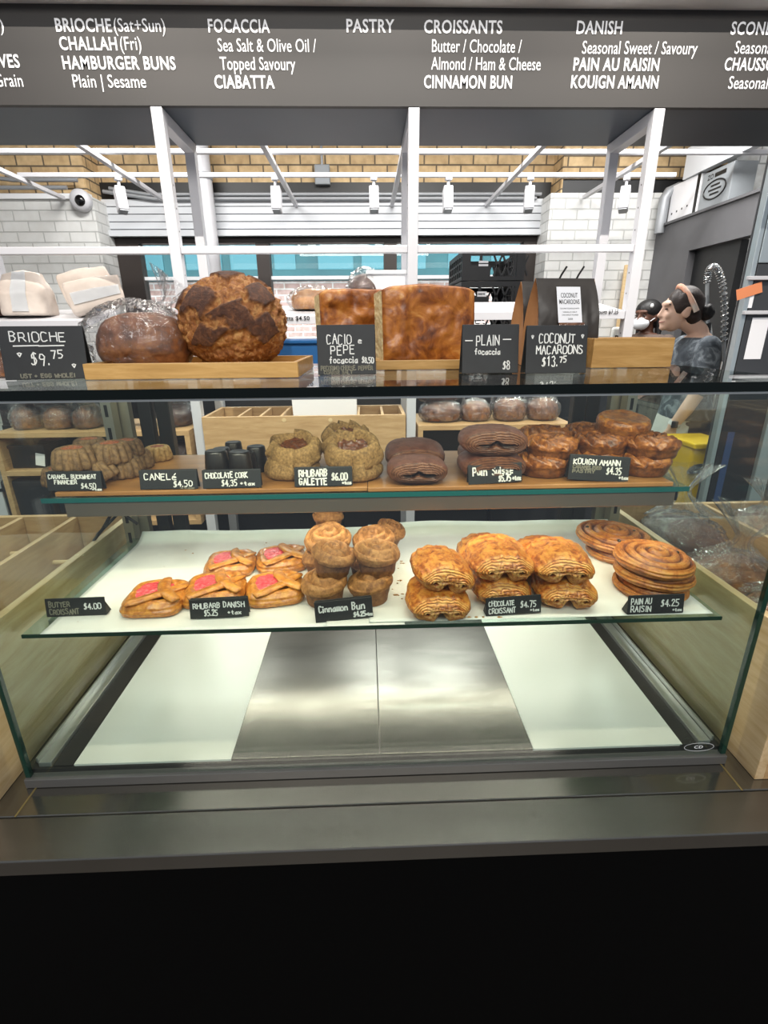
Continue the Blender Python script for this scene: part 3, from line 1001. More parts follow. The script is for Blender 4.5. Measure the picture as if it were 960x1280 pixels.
# power cord at the left upright
p = [at_y(x, y, 1.1) for x, y in ((172, 655), (150, 640), (140, 650), (122, 668), (117, 676))]
q = [at_y(x, y, 1.1) for x, y in ((117, 676), (128, 662), (146, 630), (148, 610))]
t = obj('power_cord', MB().tube(p + q[1:], .0035, 8), M['cord'])
tag(t, 'black power cord looped at the left rear upright of the case', 'cord')

# ================================================================== wooden bins beside the case
def bin_(name, label, x0, x1, dividers, side, fl=.80):
    t = thing(name, label, 'bread bin', ((x0 + x1) / 2, .95, ZC), world=True)
    ZT_, y0, y1 = .972, .64, 1.29
    th_ = .016
    obj('side_panel', MB().span((x0, y0, ZC + .0005), (x0 + th_, y1, ZT_)), M['bin_side'], t, smooth=0, bevel=.001)
    obj('side_panel', MB().span((x1 - th_, y0, ZC + .0005), (x1, y1, ZT_)), M['bin_side'], t, smooth=0, bevel=.001)
    obj('front_panel', MB().span((x0 + th_, y0, ZC + .0005), (x1 - th_, y0 + th_, ZT_ - .1)), M['oak'], t, smooth=0, bevel=.001)
    obj('back_panel', MB().span((x0 + th_, y1 - th_, ZC + .0005), (x1 - th_, y1, ZT_)), M['oak'], t, smooth=0, bevel=.001)
    obj('bottom', MB().span((x0 + th_, y0 + th_, fl), (x1 - th_, y1 - th_, fl + .01)), M['oak_dark'], t, smooth=0)
    for x in dividers:
        obj('divider', MB().span((x - .006, y0 + th_, fl + .01), (x + .006, y1 - th_, ZT_ - .001)), M['oak_side'], t, smooth=0, bevel=.001)
    return t


bl = bin_('bread_bin', 'empty oak bread bin with narrow dividers left of the glass case', -1.40, -.625, (-.775, -.915, -1.055, -1.195), -1)
for x0, x1, y in ((-.775, -.641, .86), (-.915, -.775, 1.02), (-.775, -.641, 1.14), (-.915, -.775, 1.2), (-1.055, -.915, 1.1)):
    obj('cross_bar', MB().tube([(x0, y, .90), (x1, y, .90)], .006, 10), M['oak_edge'], bl)
br_ = bin_('bread_bin', 'oak bread bin holding bagged loaves right of the glass case', .652, 1.45, (.915, 1.18), 1, .87)

# ================================================================== bakery rack behind the case
YR, YRB, TB = 2.0, 2.352, .037
rack = thing('bread_rack', 'tall white steel bread rack standing behind the glass case', 'rack', (.17, 2.18, 0), world=True)
for x in (-1.503, -.665, .173, .995):
    obj('post', MB().span((x - TB / 2, YR, 0), (x + TB / 2, YR + TB, ZM - .002)), M['white_steel'], rack, smooth=0, bevel=.002)
    obj('post', MB().span((x - TB / 2, YRB - TB, 0), (x + TB / 2, YRB, ZM - .002)), M['white_steel'], rack, smooth=0, bevel=.002)
    obj('top_bar', MB().span((x - TB / 2, YR + TB, ZM - .04), (x + TB / 2, YRB - TB, ZM - .002)), M['white_steel'], rack, smooth=0, bevel=.002)
    mb = MB()
    for z in np.arange(1.2, 1.95, .07):
        mb.tube([(x, YR + .0186 + .019 - .0005 + 0, z), (x, YR + .038, z)], .003, 8) if False else mb.box((x + (TB / 2 if x < 0 else -TB / 2), YR + .019, z), (.0008, .005, .005))
    obj('screw_hole', mb, M['black'], rack, smooth=0)
zr = at_y(480, 311, YR)[2]
for a, b in ((-1.503, -.665), (-.665, .173), (.173, .995)):
    obj('rail', MB().span((a + TB / 2, YR + .006, zr - .012), (b - TB / 2, YR + .03, zr + .012)), M['white_steel'], rack, smooth=0, bevel=.002)
# tilted display shelves
def tilt_shelf(x0, x1, pyf, thick=.022, dz=.05):
    zf = at_y(480, pyf, YR)[2]
    mb = MB().poly([(x0, YR + .002, zf), (x0, YRB - .04, zf + dz), (x0, YRB - .04, zf + dz - .012), (x0, YR + .002, zf - .028)], (x1 - x0, 0, 0))
    obj('shelf', mb, M['white_steel'], rack, smooth=0, bevel=.001)
    return zf


xs_l = at_y(104, 402, YR)[0]
zfl = tilt_shelf(-1.484, xs_l, 397)
zfm = tilt_shelf(-.645, .153, 394)
zfr = tilt_shelf(.193, .975, 391)
zlow = at_y(480, 470, YR)[2]
obj('shelf', MB().span((-1.484, YR, zlow - .02), (-.69, YRB - .04, zlow)), M['white_steel'], rack, smooth=0, bevel=.001)
# price strips on the shelf fronts
def strip_text(s, px0, px1, py, y, h_px, mat, parent, nm='price_lettering'):
    v, f = text_mb(s, 1)
    a, b = at_y(px0, py, y), at_y(px1, py, y)
    lo, hi = v[:, 0].min(), v[:, 0].max()
    k = h_px * px_m(480, py, y) / .7
    mb = MB().add(np.stack([a[0] + (v[:, 0] - lo) / (hi - lo) * (b[0] - a[0]), np.full(len(v), y), a[2] - k * .35 + v[:, 1] * k], 1), f)
    return obj(nm, mb, mat, parent, smooth=0)


strip_text('Sourdough $7.25', 735, 773, 390, YR - .001, 5, M['black'], rack)
strip_text('Ciabatta $4.50', 340, 387, 398, YR - .001, 5, M['black'], rack)

# wooden units hung in the rack
def shelf_unit(label, x0, x1, zt, zb, zm=None):
    t = thing('wooden_shelf', label, 'shelf', ((x0 + x1) / 2, YR + .17, zb), world=True)
    y0, y1 = YR - .012, YRB - .042
    for z, nm in ((zt, 'top_board'), (zb, 'bottom_board')):
        obj(nm, MB().span((x0, y0, z - .02), (x1, y1, z)), M['oak'], t, smooth=0, bevel=.001)
    if zm:
        obj('middle_board', MB().span((x0 + .02, y0, zm - .02), (x1 - .02, y1, zm)), M['oak'], t, smooth=0, bevel=.001)
    for x in (x0, x1 - .02):
        obj('side_board', MB().span((x, y0 + .0005, zb), (x + .02, y1, zt - .02)), M['oak_side'], t, smooth=0, bevel=.001)
    obj('back_board', MB().span((x0 + .02, y1 - .01, zb), (x1 - .02, y1, zt - .02)), M['dark_cab'], t, smooth=0)
    return t


zL1, zL2 = at_y(60, 540, YR)[2], at_y(40, 588, YR)[2]
shelf_unit('wooden shelf unit in the rack at the far left behind the financiers', -1.46, -.70, zL1, zL2 - .22, zL2)
zR1 = at_y(620, 530, YR)[2]
shelf_unit('wooden shelf unit in the rack right of the middle post', .20, at_y(714, 530, YR)[0], zR1, zR1 - .2)
# long divided oak box
zb_t = at_y(380, 519, YR)[2]
ob = thing('divided_box', 'long oak box with dividers between the left and middle rack posts', 'box', (-.25, 2.15, zb_t - .2), world=True)
X0, X1, Y0, Y1 = -.642, .150, YR - .02, YRB - .08
obj('front_panel', MB().span((X0, Y0, zb_t - .22), (X1, Y0 + .014, zb_t)), M['oak'], ob, smooth=0, bevel=.001)
obj('back_panel', MB().span((X0, Y1 - .014, zb_t - .22), (X1, Y1, zb_t)), M['oak'], ob, smooth=0, bevel=.001)
for x in (X0, X1 - .014):
    obj('end_panel', MB().span((x, Y0 + .014, zb_t - .22), (x + .014, Y1 - .014, zb_t)), M['oak_side'], ob, smooth=0, bevel=.001)
obj('bottom', MB().span((X0 + .014, Y0 + .014, zb_t - .21), (X1 - .014, Y1 - .014, zb_t - .2)), M['oak_dark'], ob, smooth=0)
for px in (300, 327, 353, 448, 478):
    x = at_y(px, 517, YR + .05)[0]
    obj('divider', MB().span((x - .005, Y0 + .014, zb_t - .2), (x + .005, Y1 - .014, zb_t - .004)), M['oak_side'], ob, smooth=0)
for px in (355, 413):
    p = at_y(px, 525, Y0)
    obj('dowel_cap', MB().tube([(p[0], Y0 - .0015, p[2]), (p[0], Y0, p[2])], .008, 14), M['oak_edge'], ob, label='pale round dowel cap')
p = [at_y(x, y, 2.2) for x, y in ((370, 519), (446, 519), (446, 496), (366, 496))]
t = obj('paper_stack', MB().poly([(p[0][0], 2.16, zb_t - .19), (p[1][0], 2.16, zb_t - .19), (p[2][0], 2.16, p[2][2]), (p[3][0], 2.16, p[3][2])], (0, .045, 0)), M['paper_white'], smooth=0, bevel=.001)
tag(t, 'upright stack of white paper standing in the long divided oak box', 'paper')

# dark cabinets behind the rack
def cabinet(label, x0, x1):
    t = thing('dark_cabinet', label, 'cabinet', ((x0 + x1) / 2, 2.8, 0), world=True)
    obj('body', MB().span((x0, 2.48, 0), (x1, 3.05, 1.12)), M['dark_cab'], t, smooth=0, bevel=.003)
    obj('door', MB().span((x0 + .006, 2.46, .08), (x1 - .006, 2.479, 1.02)), M['dark_cab'], t, smooth=0, bevel=.004)
    obj('handle', MB().bar((x1 - .06, 2.44, .6), (x1 - .06, 2.44, .85), .012).bar((x1 - .06, 2.44, .62), (x1 - .06, 2.461, .62), .01).bar((x1 - .06, 2.44, .83), (x1 - .06, 2.461, .83), .01), M['black'], t, smooth=0)


for x0, x1, lab in ((-1.75, -.985, 'dark cabinet behind the rack at the far left'), (-.98, -.14, 'dark cabinet behind the left half of the case'),
                    (-.135, .62, 'dark cabinet behind the middle rack post'), (.625, 1.25, 'dark cabinet behind the right rack frame')):
    cabinet(lab, x0, x1)

# ================================================================== bread, bags
def loaf_mb(l, w, h, e=2.6, seed=0, amp=.06, slash=0):
    n, m = 40, 22
    u = np.linspace(0, 2 * PI, n, endpoint=False)
    v = np.linspace(-PI / 2, PI / 2, m)
    c, s = np.cos(u)[:, None], np.sin(u)[:, None]
    k = (np.abs(c) ** e + np.abs(s) ** e) ** (-1 / e)
    cv, sv = np.cos(v)[None], np.sin(v)[None]
    kv = (np.abs(cv) ** 2.4 + np.abs(sv) ** 2.4) ** (-1 / 2.4)
    D = np.stack([c * k * cv * kv, s * k * cv * kv, 0 * c + sv * kv], -1)
    r = 1 + amp * fbm(D * 2.2 + seed)
    P = D * r[..., None] * np.array([l / 2, w / 2, h * .62])
    P[..., 2] = np.maximum(P[..., 2] + h * .38, 0)
    if slash:
        P[..., 2] -= np.where(P[..., 2] > h * .55, .05 * h * np.maximum(0, np.sin(P[..., 0] / l * 2 * PI * slash)) ** 6, 0)
    return MB().grid(P, True, False)


def bag_mb(l, w, h, seed=0, neck=None, amp=.2, fr=3.8, tuft=.05):
    """crinkled clear bag; neck = (direction, length) of a gathered end"""
    n, m = 72, 40
    u = np.linspace(0, 2 * PI, n, endpoint=False)
    v = np.linspace(-PI / 2, PI / 2, m)
    c, s = np.cos(u)[:, None], np.sin(u)[:, None]
    cv, sv = np.cos(v)[None], np.sin(v)[None]
    D = np.stack([c * cv, s * cv, 0 * c + sv], -1)
    ridge = 1 - np.abs(fbm(D * fr + seed, 4)) * 2.0
    r = 1 + amp * (ridge - .45)
    P = D * r[..., None] * np.array([l / 2, w / 2, h * .6])
    P[..., 2] = np.maximum(P[..., 2] + h * .42, .0004)
    mb = MB().grid(P, True, False)
    if neck is not None:
        d, ln, base = np.array(neck[0], float), neck[1], np.array(neck[2], float)
        d /= np.linalg.norm(d)
        a = np.cross(d, [.3, .9, .2])
        a /= np.linalg.norm(a)
        b = np.cross(d, a)
        th = np.linspace(0, 2 * PI, 60, endpoint=False)
        ts = np.linspace(0, 1, 16)
        rad = np.interp(ts, [0, .22, .42, .55, .8, 1], [1.0, .55, .2, .22, .6, .95]) * ln * .55
        Q = np.zeros((60, 16, 3))
        pl = 1 + .28 * np.sin(th * 11 + seed)[:, None] * np.ones(16) + .2 * noise(np.stack([np.cos(th) * 3 + seed, np.sin(th) * 3, th * 0], -1))[:, None]
        for j, t_ in enumerate(ts):
            Q[:, j] = base + d * ln * t_ + (rad[j] * pl[:, j])[:, None] * (np.cos(th)[:, None] * a + .6 * np.sin(th)[:, None] * b)
        mb.grid(Q, True, False)
    return mb


def bagged(name, label, cat, loc, dims, mat, rz=0, seed=0, neck=None, bag='plastic', group=None, grow=1.12, shift=(0, 0), loafkw={}):
    t = thing(name, label, cat, loc, rz, group)
    l, w, h = dims
    lo = obj('loaf', loaf_mb(l, w, h, seed=seed, **loafkw), mat, t, smooth=180)
    lo.location = (0, 0, .003)
    b = obj('plastic_bag', bag_mb(l * grow, w * grow, h * (grow + .02), seed, neck), M[bag], t, smooth=180)
    b.location = (shift[0], shift[1], 0)
    return t


# ================================================================== handwriting
GL = {
 'A': '00 39 60;14 54', 'B': '00 09 39 57 35 05;35 53 41 30 00', 'C': '58 39 19 07 02 10 30 51', 'D': '00 09 29 57 52 20 00',
 'E': '59 09 00 50;05 45', 'F': '59 09 00;05 45', 'G': '58 39 19 07 02 10 30 52 54 34', 'H': '00 09;60 69;05 65', 'I': '30 39',
 'K': '00 09;59 04 60', 'L': '09 00 50', 'M': '00 09 34 69 60', 'N': '00 09 60 69', 'O': '39 19 07 02 10 40 62 67 49 39',
 'P': '00 09 49 57 55 44 04', 'R': '00 09 49 57 55 44 04;34 60', 'S': '58 39 19 07 16 44 53 51 30 10 01', 'T': '09 69;39 30',
 'U': '09 02 10 40 62 69', 'V': '09 30 69', 'W': '09 10 35 50 69', 'X': '00 69;09 60', 'Y': '09 34 69;34 30',
 'a': '55 35 14 02 10 30 42 55 50', 'c': '54 35 15 03 01 10 40 51', 'e': '03 53 54 35 15 03 01 10 50', 'f': '48 39 27 20;05 45',
 'i': '25 20;27 28', 'm': '05 00;04 25 34 30;34 55 64 60', 'n': '05 00;03 25 45 53 50', 'o': '35 15 03 01 10 40 51 53 45 35',
 'r': '05 00;03 25 45', 's': '45 15 04 13 42 41 30 00', 't': '28 21 30 40;05 45', 'u': '05 01 10 40 55;55 50', 'x': '00 55;05 50',
 'l': '39 30', '0': '39 19 07 02 10 40 62 67 49 39', '1': '17 39 30', '2': '07 19 49 57 00 60', '3': '08 39 57 35 53 40 10 01',
 '4': '40 49 03 63', '5': '59 09 05 35 53 41 30 00', '6': '49 17 02 10 40 52 44 14', '7': '09 59 20', '8': '39 19 07 25 45 57 39;25 03 01 10 40 51 53 45',
 '9': '57 39 19 06 15 45 57 30', '$': '58 39 17 15 45 53 41 10 01;39 30', '.': '20 21', ',': '21 10', '+': '04 44;26 22', '-': '04 64',
 'é': '03 53 54 35 15 03 01 10 50;37 59', 'É': '57 07 00 50;04 44;38 59', '/': '00 69', '*': '15 36 55;15 30 55', '!': '39 33;30 31', '~': '05 36 34 65',
}


def write_mb(mb, s, u0, v0, u1, cap, wd, P, jit=.04):
    """chalk strokes: text from u0 to u1, base line v0, cap height, all in panel units; P maps (u,v) to 3D"""
    adv = sum(.62 if ch == ' ' else .5 if ch in 'iI.,l!' else 1 for ch in s)
    step = (u1 - u0) / adv
    u = u0
    for ch in s:
        w = step * (.62 if ch == ' ' else .5 if ch in 'iI.,l!' else 1)
        if ch != ' ' and ch in GL:
            dv, ds = RNG.normal(0, jit * cap), 1 + RNG.normal(0, .05)
            wide = 3.2 if ch in 'iI.,l!' else 6
            off = 1.4 if ch in 'iI.,l!' else 0
            for st in GL[ch].split(';'):
                pts = [(u + w * .1 + w * .76 * (int(q[0]) - off) / wide, v0 + dv + cap * ds * int(q[1]) / 9) for q in st.split()]
                for (a, b) in zip(pts[:-1], pts[1:]):
                    a, b = np.array(a), np.array(b)
                    d = b - a
                    L = np.linalg.norm(d) + 1e-9
                    d = d / L
                    nrm = np.array([-d[1], d[0]]) * wd / 2
                    a2, b2 = a - d * wd * .35, b + d * wd * .35
                    q4 = [a2 + nrm, a2 - nrm, b2 - nrm, b2 + nrm]
                    mb.add([P(*q) for q in q4], [(0, 1, 2, 3)])
        u += w
    return mb


def sign(label, x0, x1, ybot, hpx, z, lines, yaw=0.0, lean=.16, foot='back', group='black chalk price signs', wd=None, y=None, rollz=0.0):
    xm = (x0 + x1) / 2
    P0 = at_z(xm, ybot, z) if y is None else at_y(xm, ybot, y)
    s = px_m(xm, ybot, P0[1])
    W, H = (x1 - x0) * s, hpx * s * 1.04
    t = thing('price_sign', label, 'price sign', (P0[0], P0[1], z + .0006), yaw, group)
    t.rotation_euler = (0, rollz, yaw)
    cl, sl = math.cos(lean), math.sin(lean)
    th = .0022
    r = rot(-lean, 0, 0)
    mb = MB().box(np.array([0, H * sl / 2 + th / 2, H * cl / 2 + .0004]), (W, th, H), r)
    obj('panel', mb, M['chalk'], t, smooth=0, bevel=.0008)
    top = H * sl + .002
    r2 = rot(lean, 0, 0)
    mb = MB()
    if foot == 'back':
        mb.box(np.array([0, H * sl * 1.5 + .006, H * cl / 2]), (W * .98, th, H), r2)
    else:
        mb.poly([(W / 2 - .002, .003, 0), (W / 2 - .002, .02, 0), (W / 2 - .002, H * sl, H * .8)], (.0018, 0, 0))
        mb.poly([(-W / 2 + .0002, .003, 0), (-W / 2 + .0002, .02, 0), (-W / 2 + .0002, H * sl, H * .8)], (.0018, 0, 0))
    obj('foot', mb, M['chalk'], t, smooth=0, bevel=.0004)
    f = lambda u, v: (u * W - W / 2, v * H * sl - .0005 * 1, v * H * cl)
    ink, dim = MB(), MB()
    asp = H / W
    for (tx, u0, u1, v0, cap, *o) in lines:
        m = dim if (o and o[0]) else ink
        write_mb(m, tx, u0, v0, u1, cap, 0, f) if False else None
        # stroke width is given in panel-width units, so scale v by the aspect
        g = lambda u, v: f(u, v / asp)
        write_mb(m, tx, u0, v0 * asp, u1, cap * asp, wd or .017, g)
    if ink.v:
        obj('lettering', ink, M['chalk_ink'], t, smooth=0)
    if dim.v:
        obj('faded_lettering', dim, M['chalk_dim'], t, smooth=0)
    return t



# ================================================================== baked goods
def fin_kind(mat, nm):
    def mod(P, th):
        lobe = 1 - np.abs(np.cos(6 * th)) ** .7
        t = np.linspace(0, 1, P.shape[1])
        k = 1 - (.21 * lobe)[:, None] * np.interp(t, [0, .12, .45, .62, .8, 1], [.15, .8, 1, .8, .2, 0])[None]
        P[..., 0] *= k
        P[..., 1] *= k
        d = fbm(P * 90, 3)
        P[..., 2] += .0012 * d
        P[..., 0] *= 1 + .025 * d
        P[..., 1] *= 1 + .025 * d
        return P
    prof = [(0, 0), (.03, 0), (.0365, .002), (.0375, .006), (.0365, .013), (.0345, .022), (.0315, .029), (.0275, .0325), (.022, .0335), (.017, .0315), (.0135, .028), (0, .027)]
    r = thing('financier', 'x', 'cake', group='fluted financier cakes')
    obj('cake', MB().lathe([(a, b * 1.16) for a, b in prof], 96, mod), mat, r, smooth=180)
    n = 28
    u, v = np.meshgrid(np.linspace(-1, 1, n), np.linspace(-1, 1, n), indexing='ij')
    q = np.stack([u * np.sqrt(1 - v * v / 2), v * np.sqrt(1 - u * u / 2)], -1) * .0185
    z = .0375 + .005 * np.abs(fbm(np.dstack([q * 260, q[..., :1] * 0]), 3)) - .003 * (np.linalg.norm(q, axis=-1) / .0185) ** 2 + .001
    obj('caramel_topping', MB().grid(np.dstack([q, z])), M['caramel'], r, smooth=180)
    return Kind(r)


def cork_kind():
    r = thing('chocolate_cork', 'x', 'cake', group='dark chocolate corks')

    def mod(P, th):
        d = fbm(P * 70, 3)
        P[..., 0] *= 1 + .03 * d
        P[..., 1] *= 1 + .03 * d
        P[..., 2] += .0008 * d
        return P
    obj('cake', MB().lathe([(0, 0), (.018, 0), (.0205, .001), (.0206, .012), (.0193, .03), (.0175, .047), (.0168, .0495), (.0155, .0505), (.011, .0498), (.005, .0495), (0, .0495)], 36, mod), M['cork'], r, smooth=50)
    return Kind(r)


def galette_kind(seed):
    r = thing('rhubarb_galette', 'x', 'pastry', group='sugared rhubarb galettes')
    n = 120
    th = np.linspace(0, 2 * PI, n, endpoint=False)
    prof = np.array([(.0, 0), (.6, 0), (.86, .01), (.97, .12), (1.0, .32), (.96, .55), (.88, .80), (.78, .95), (.69, 1.0), (.60, .93), (.54, .78), (.50, .60), (.40, .5)])
    t = np.linspace(0, 1, 34)
    ti = np.linspace(0, 1, len(prof))
    pr, pz = np.interp(t, ti, prof[:, 0]), np.interp(t, ti, prof[:, 1])
    fold = ((th * 6 / (2 * PI) + .35 * np.sin(2 * th + seed)) % 1)
    w = np.interp(t, [0, .2, .35, .8, 1], [0, .4, 1, 1, .6])
    rr = pr[None] * (1 + (.20 * fold[:, None] - .10) * w[None])
    R, H = .055, .042
    P = np.stack([np.cos(th)[:, None] * rr * R, np.sin(th)[:, None] * rr * R * .95, pz[None] * H * (1 + .16 * (fold - .5))[:, None]], -1)
    d = fbm(P * 45 + seed, 4)
    P *= (1 + .07 * d * np.interp(t, [0, .15, 1], [0, 1, 1])[None])[..., None]
    d2 = fbm(P * 300 + seed, 2)
    P[..., 2] += .0012 * d2
    P[..., 2] = np.maximum(P[..., 2], 0)
    obj('crust', MB().grid(P, True, False), M['galette'], r, smooth=180)
    m = 24
    u, v = np.meshgrid(np.linspace(-1, 1, m), np.linspace(-1, 1, m), indexing='ij')
    q = np.stack([u * np.sqrt(1 - v * v / 2), v * np.sqrt(1 - u * u / 2)], -1) * .031
    obj('rhubarb_filling', MB().grid(np.dstack([q, .029 + .006 * fbm(np.dstack([q * 130, q[..., :1] * 0 + seed]), 3)])), M['compote'], r, smooth=180)
    return Kind(r)


def scroll_mb(W, H, L, notch, rings, seed, e=2.5, flake=.0012, sag=0.0, coils=False):
    """rolled laminated pastry lying along Y, its coiled end facing -Y"""
    n = 144
    th = np.linspace(0, 2 * PI, n, endpoint=False)
    c, s = np.cos(th), np.sin(th)
    k = (np.abs(c) ** e + np.abs(s) ** e) ** (-1 / e)
    ox, oz = c * k * W / 2, s * k * H / 2
    oz = oz + np.where(oz < 0, notch * np.exp(-(ox / (W * .085)) ** 2), 0) - sag * (np.abs(ox) / (W / 2)) ** 2 * np.where(oz > 0, 1, 0)
    oz += H / 2
    med = np.stack([np.clip(ox, -W * .24, W * .24), np.full(n, H * .46) + np.where(s < 0, notch * .35, 0)], -1)
    out = np.stack([ox, oz], -1)
    mb = MB()
    # crust along the roll
    ys = np.linspace(-L / 2, L / 2, 40)
    P = np.zeros((n, 40, 3))
    for j, y in enumerate(ys):
        t = y / (L / 2)
        sc = 1 - .10 * abs(t) ** 3
        ctr = np.array([0, H * .4])
        q = ctr + (out - ctr) * sc
        P[:, j, 0], P[:, j, 1], P[:, j, 2] = q[:, 0], y, q[:, 1]
    fl = fbm(np.stack([P[..., 0] * 150, P[..., 1] * 28, P[..., 2] * 150 + seed], -1), 4) + .6 * fbm(P * 40 + seed, 3)
    nrm = np.stack([c, 0 * c, s], -1)[:, None]
    P = P + nrm * (fl * flake * 2)[..., None]
    P[..., 2] = np.maximum(P[..., 2], 0)
    lay = 1 - .25 * np.clip(fl, 0, 1)
    mb.grid(P, True, False, lay=lay, flip=True)
    # coiled ends
    for sgn in (-1, 1):
        us = np.linspace(1, 0.0, 64)
        E = np.zeros((n, 64, 3))
        La = np.zeros((n, 64))
        edge = P[:, 0 if sgn < 0 else -1]
        for j, u in enumerate(us):
            q = med + (edge[:, [0, 2]] - med) * u
            ph = (1 - u) * rings + (th / (2 * PI)) * np.where(c > 0, 1, -1) * .9 + .25 * fbm(np.stack([c * 1.5, s * 1.5, 0 * c + seed], -1), 2)
            if coils:
                fx = q[:, 0] + .004 * fbm(np.stack([q[:, 0] * 40, q[:, 1] * 40, 0 * c + seed], -1), 2)
                d1 = np.hypot((fx + W * .23) / (W * .24), (q[:, 1] - H * .42) / (H * .46))
                d2 = np.hypot((fx - W * .23) / (W * .24), (q[:, 1] - H * .42) / (H * .46))
                ff = -np.log(np.exp(-7 * d1) + np.exp(-7 * d2)) / 7
                sm = np.clip((u - .3) / .45, 0, 1)
                sm = sm * sm * (3 - 2 * sm)
                ph = (ff * (1 - sm) + sm * u) * rings + .5 * fbm(np.stack([q[:, 0] * 22, q[:, 1] * 22, 0 * c + seed], -1), 2)
            saw = (ph % 1)
            if coils:
                saw = 1 - np.abs(2 * saw - 1) ** 2.5
            wob = 1 + .45 * fbm(np.stack([q[:, 0] * 160, q[:, 1] * 160, 0 * c + seed * 3 + sgn], -1), 3)
            if coils:
                valley = np.exp(-(q[:, 0] / (W * .07)) ** 2) * np.clip((H * .5 - q[:, 1]) / (H * .4), 0, 1)
                hole = np.exp(-(np.minimum(np.hypot(q[:, 0] + W * .235, (q[:, 1] - H * .43) * 1.25) / (W * .036), np.hypot(q[:, 0] - W * .24, (q[:, 1] - H * .40) * 1.3) / (W * .042)) * wob) ** 4)
            else:
                zc = H * (.40 + .16 * np.exp(-(q[:, 0] / (W * .07)) ** 2))
                hole = np.exp(-(np.abs((q[:, 0] - W * .03) / (W * .26)) ** 4 + ((q[:, 1] - zc) / (H * .085)) ** 4) * wob)
            bulge = .013 * W / .1 * (1 - u ** 2) * (1 if u > .25 else .6 + 1.6 * u)
            bulge = bulge - (.007 if coils else .009) * hole * W / .1 - (.016 * valley * min(1, (1 - u) * 4) if coils else 0)
            E[:, j, 0], E[:, j, 2] = q[:, 0], q[:, 1]
            E[:, j, 1] = sgn * (L / 2 + bulge + .0026 * (saw - .5) * min(1, (1 - u) * 9) * min(1, u * 6) * (W / .1)) + .0008 * fbm(np.stack([q[:, 0] * 200, q[:, 1] * 200, q[:, 0] * 0 + seed], -1), 2)
            La[:, j] = np.clip(.1 + .9 * saw ** .8, 0, 1) * (.72 + .28 * u)
            if coils and u < .12:
                La[:, j] = .45
            La[:, j] *= 1 - hole
        mb.grid(E, True, False, lay=np.clip(La, 0, .97), flip=sgn > 0)
    return mb


def suisse_kind():
    r = thing('cocoa_roll', 'x', 'pastry', group='dark cocoa pastry rolls')
    W, H, L = .115, .046, .075
    obj('pastry', scroll_mb(W, H, L, .0, 6, 3, 2.3, .0008), M['suisse'], r, smooth=180)
    return Kind(r)


def croissant_kind(seed, notch=.020):
    r = thing('chocolate_croissant', 'x', 'pastry', group='flaky chocolate croissants')
    W, H, L = .105, .053, .092
    obj('pastry', scroll_mb(W, H, L, notch, 7.0, seed, 2.3, .0022, .006, True), M['croissant'], r, smooth=180)
    return Kind(r)


def kouign_kind(seed, flat=False):
    r = thing('kouign_amann', 'x', 'pastry', group='caramelised kouign amann')
    R, H = .05, .038
    n, m = 132, 60
    th = np.linspace(0, 2 * PI, n, endpoint=False)
    if flat:
        prof = [(0, 0), (.80, 0), (.93, .06), (.97, .25), (1.0, .55), (1.0, .78), (.96, .92), (.86, .99), (.7, .97), (.4, .95), (0, .95)]
    else:
        prof = [(0, 0), (.74, 0), (.86, .04), (.92, .2), (.95, .42), (1.0, .55), (1.02, .68), (.93, .82), (.76, .92), (.55, .97), (.34, .95), (.16, .90), (0, .88)]
    prof = np.array(prof)
    t = np.linspace(0, 1, m)
    ti = np.linspace(0, 1, len(prof))
    pr, pz = np.interp(t, ti, prof[:, 0]), np.interp(t, ti, prof[:, 1])
    P = np.stack([np.cos(th)[:, None] * pr * R, np.sin(th)[:, None] * pr * R, 0 * th[:, None] + pz * H], -1)
    w = np.interp(t, [0, .4, .55, .9, 1], [0, 0, 1, 1, .4]) * (0 if flat else 1)
    sw = th[:, None] + 2.2 * (1 - pr[None]) + .5 * fbm(P * 25 + seed, 2)
    fold = np.abs(np.sin(sw * 4 + seed)) ** .6
    fold2 = np.abs(np.sin(sw * 9.5 + seed * 2)) ** .8
    P[..., 2] += H * w[None] * (.30 * fold + .12 * fold2 - .24)
    k = 1 + w[None] * (.10 * fold - .05) * np.clip(pr[None] * 1.4, 0, 1)
    P[..., :2] *= k[..., None]
    d = fbm(P * 55 + seed, 4)
    P *= (1 + .07 * d * np.interp(t, [0, .2, 1], [0, 1, 1])[None])[..., None]
    P[..., 2] = np.maximum(P[..., 2], 0)
    cut = int(m * .42)
    obj('pastry_top', MB().grid(P[:, cut:], True, False), M['kouign'], r, smooth=180)
    obj('caramel_base', MB().grid(P[:, :cut + 1], True, False), M['kouign_base'], r, smooth=180)
    return Kind(r)


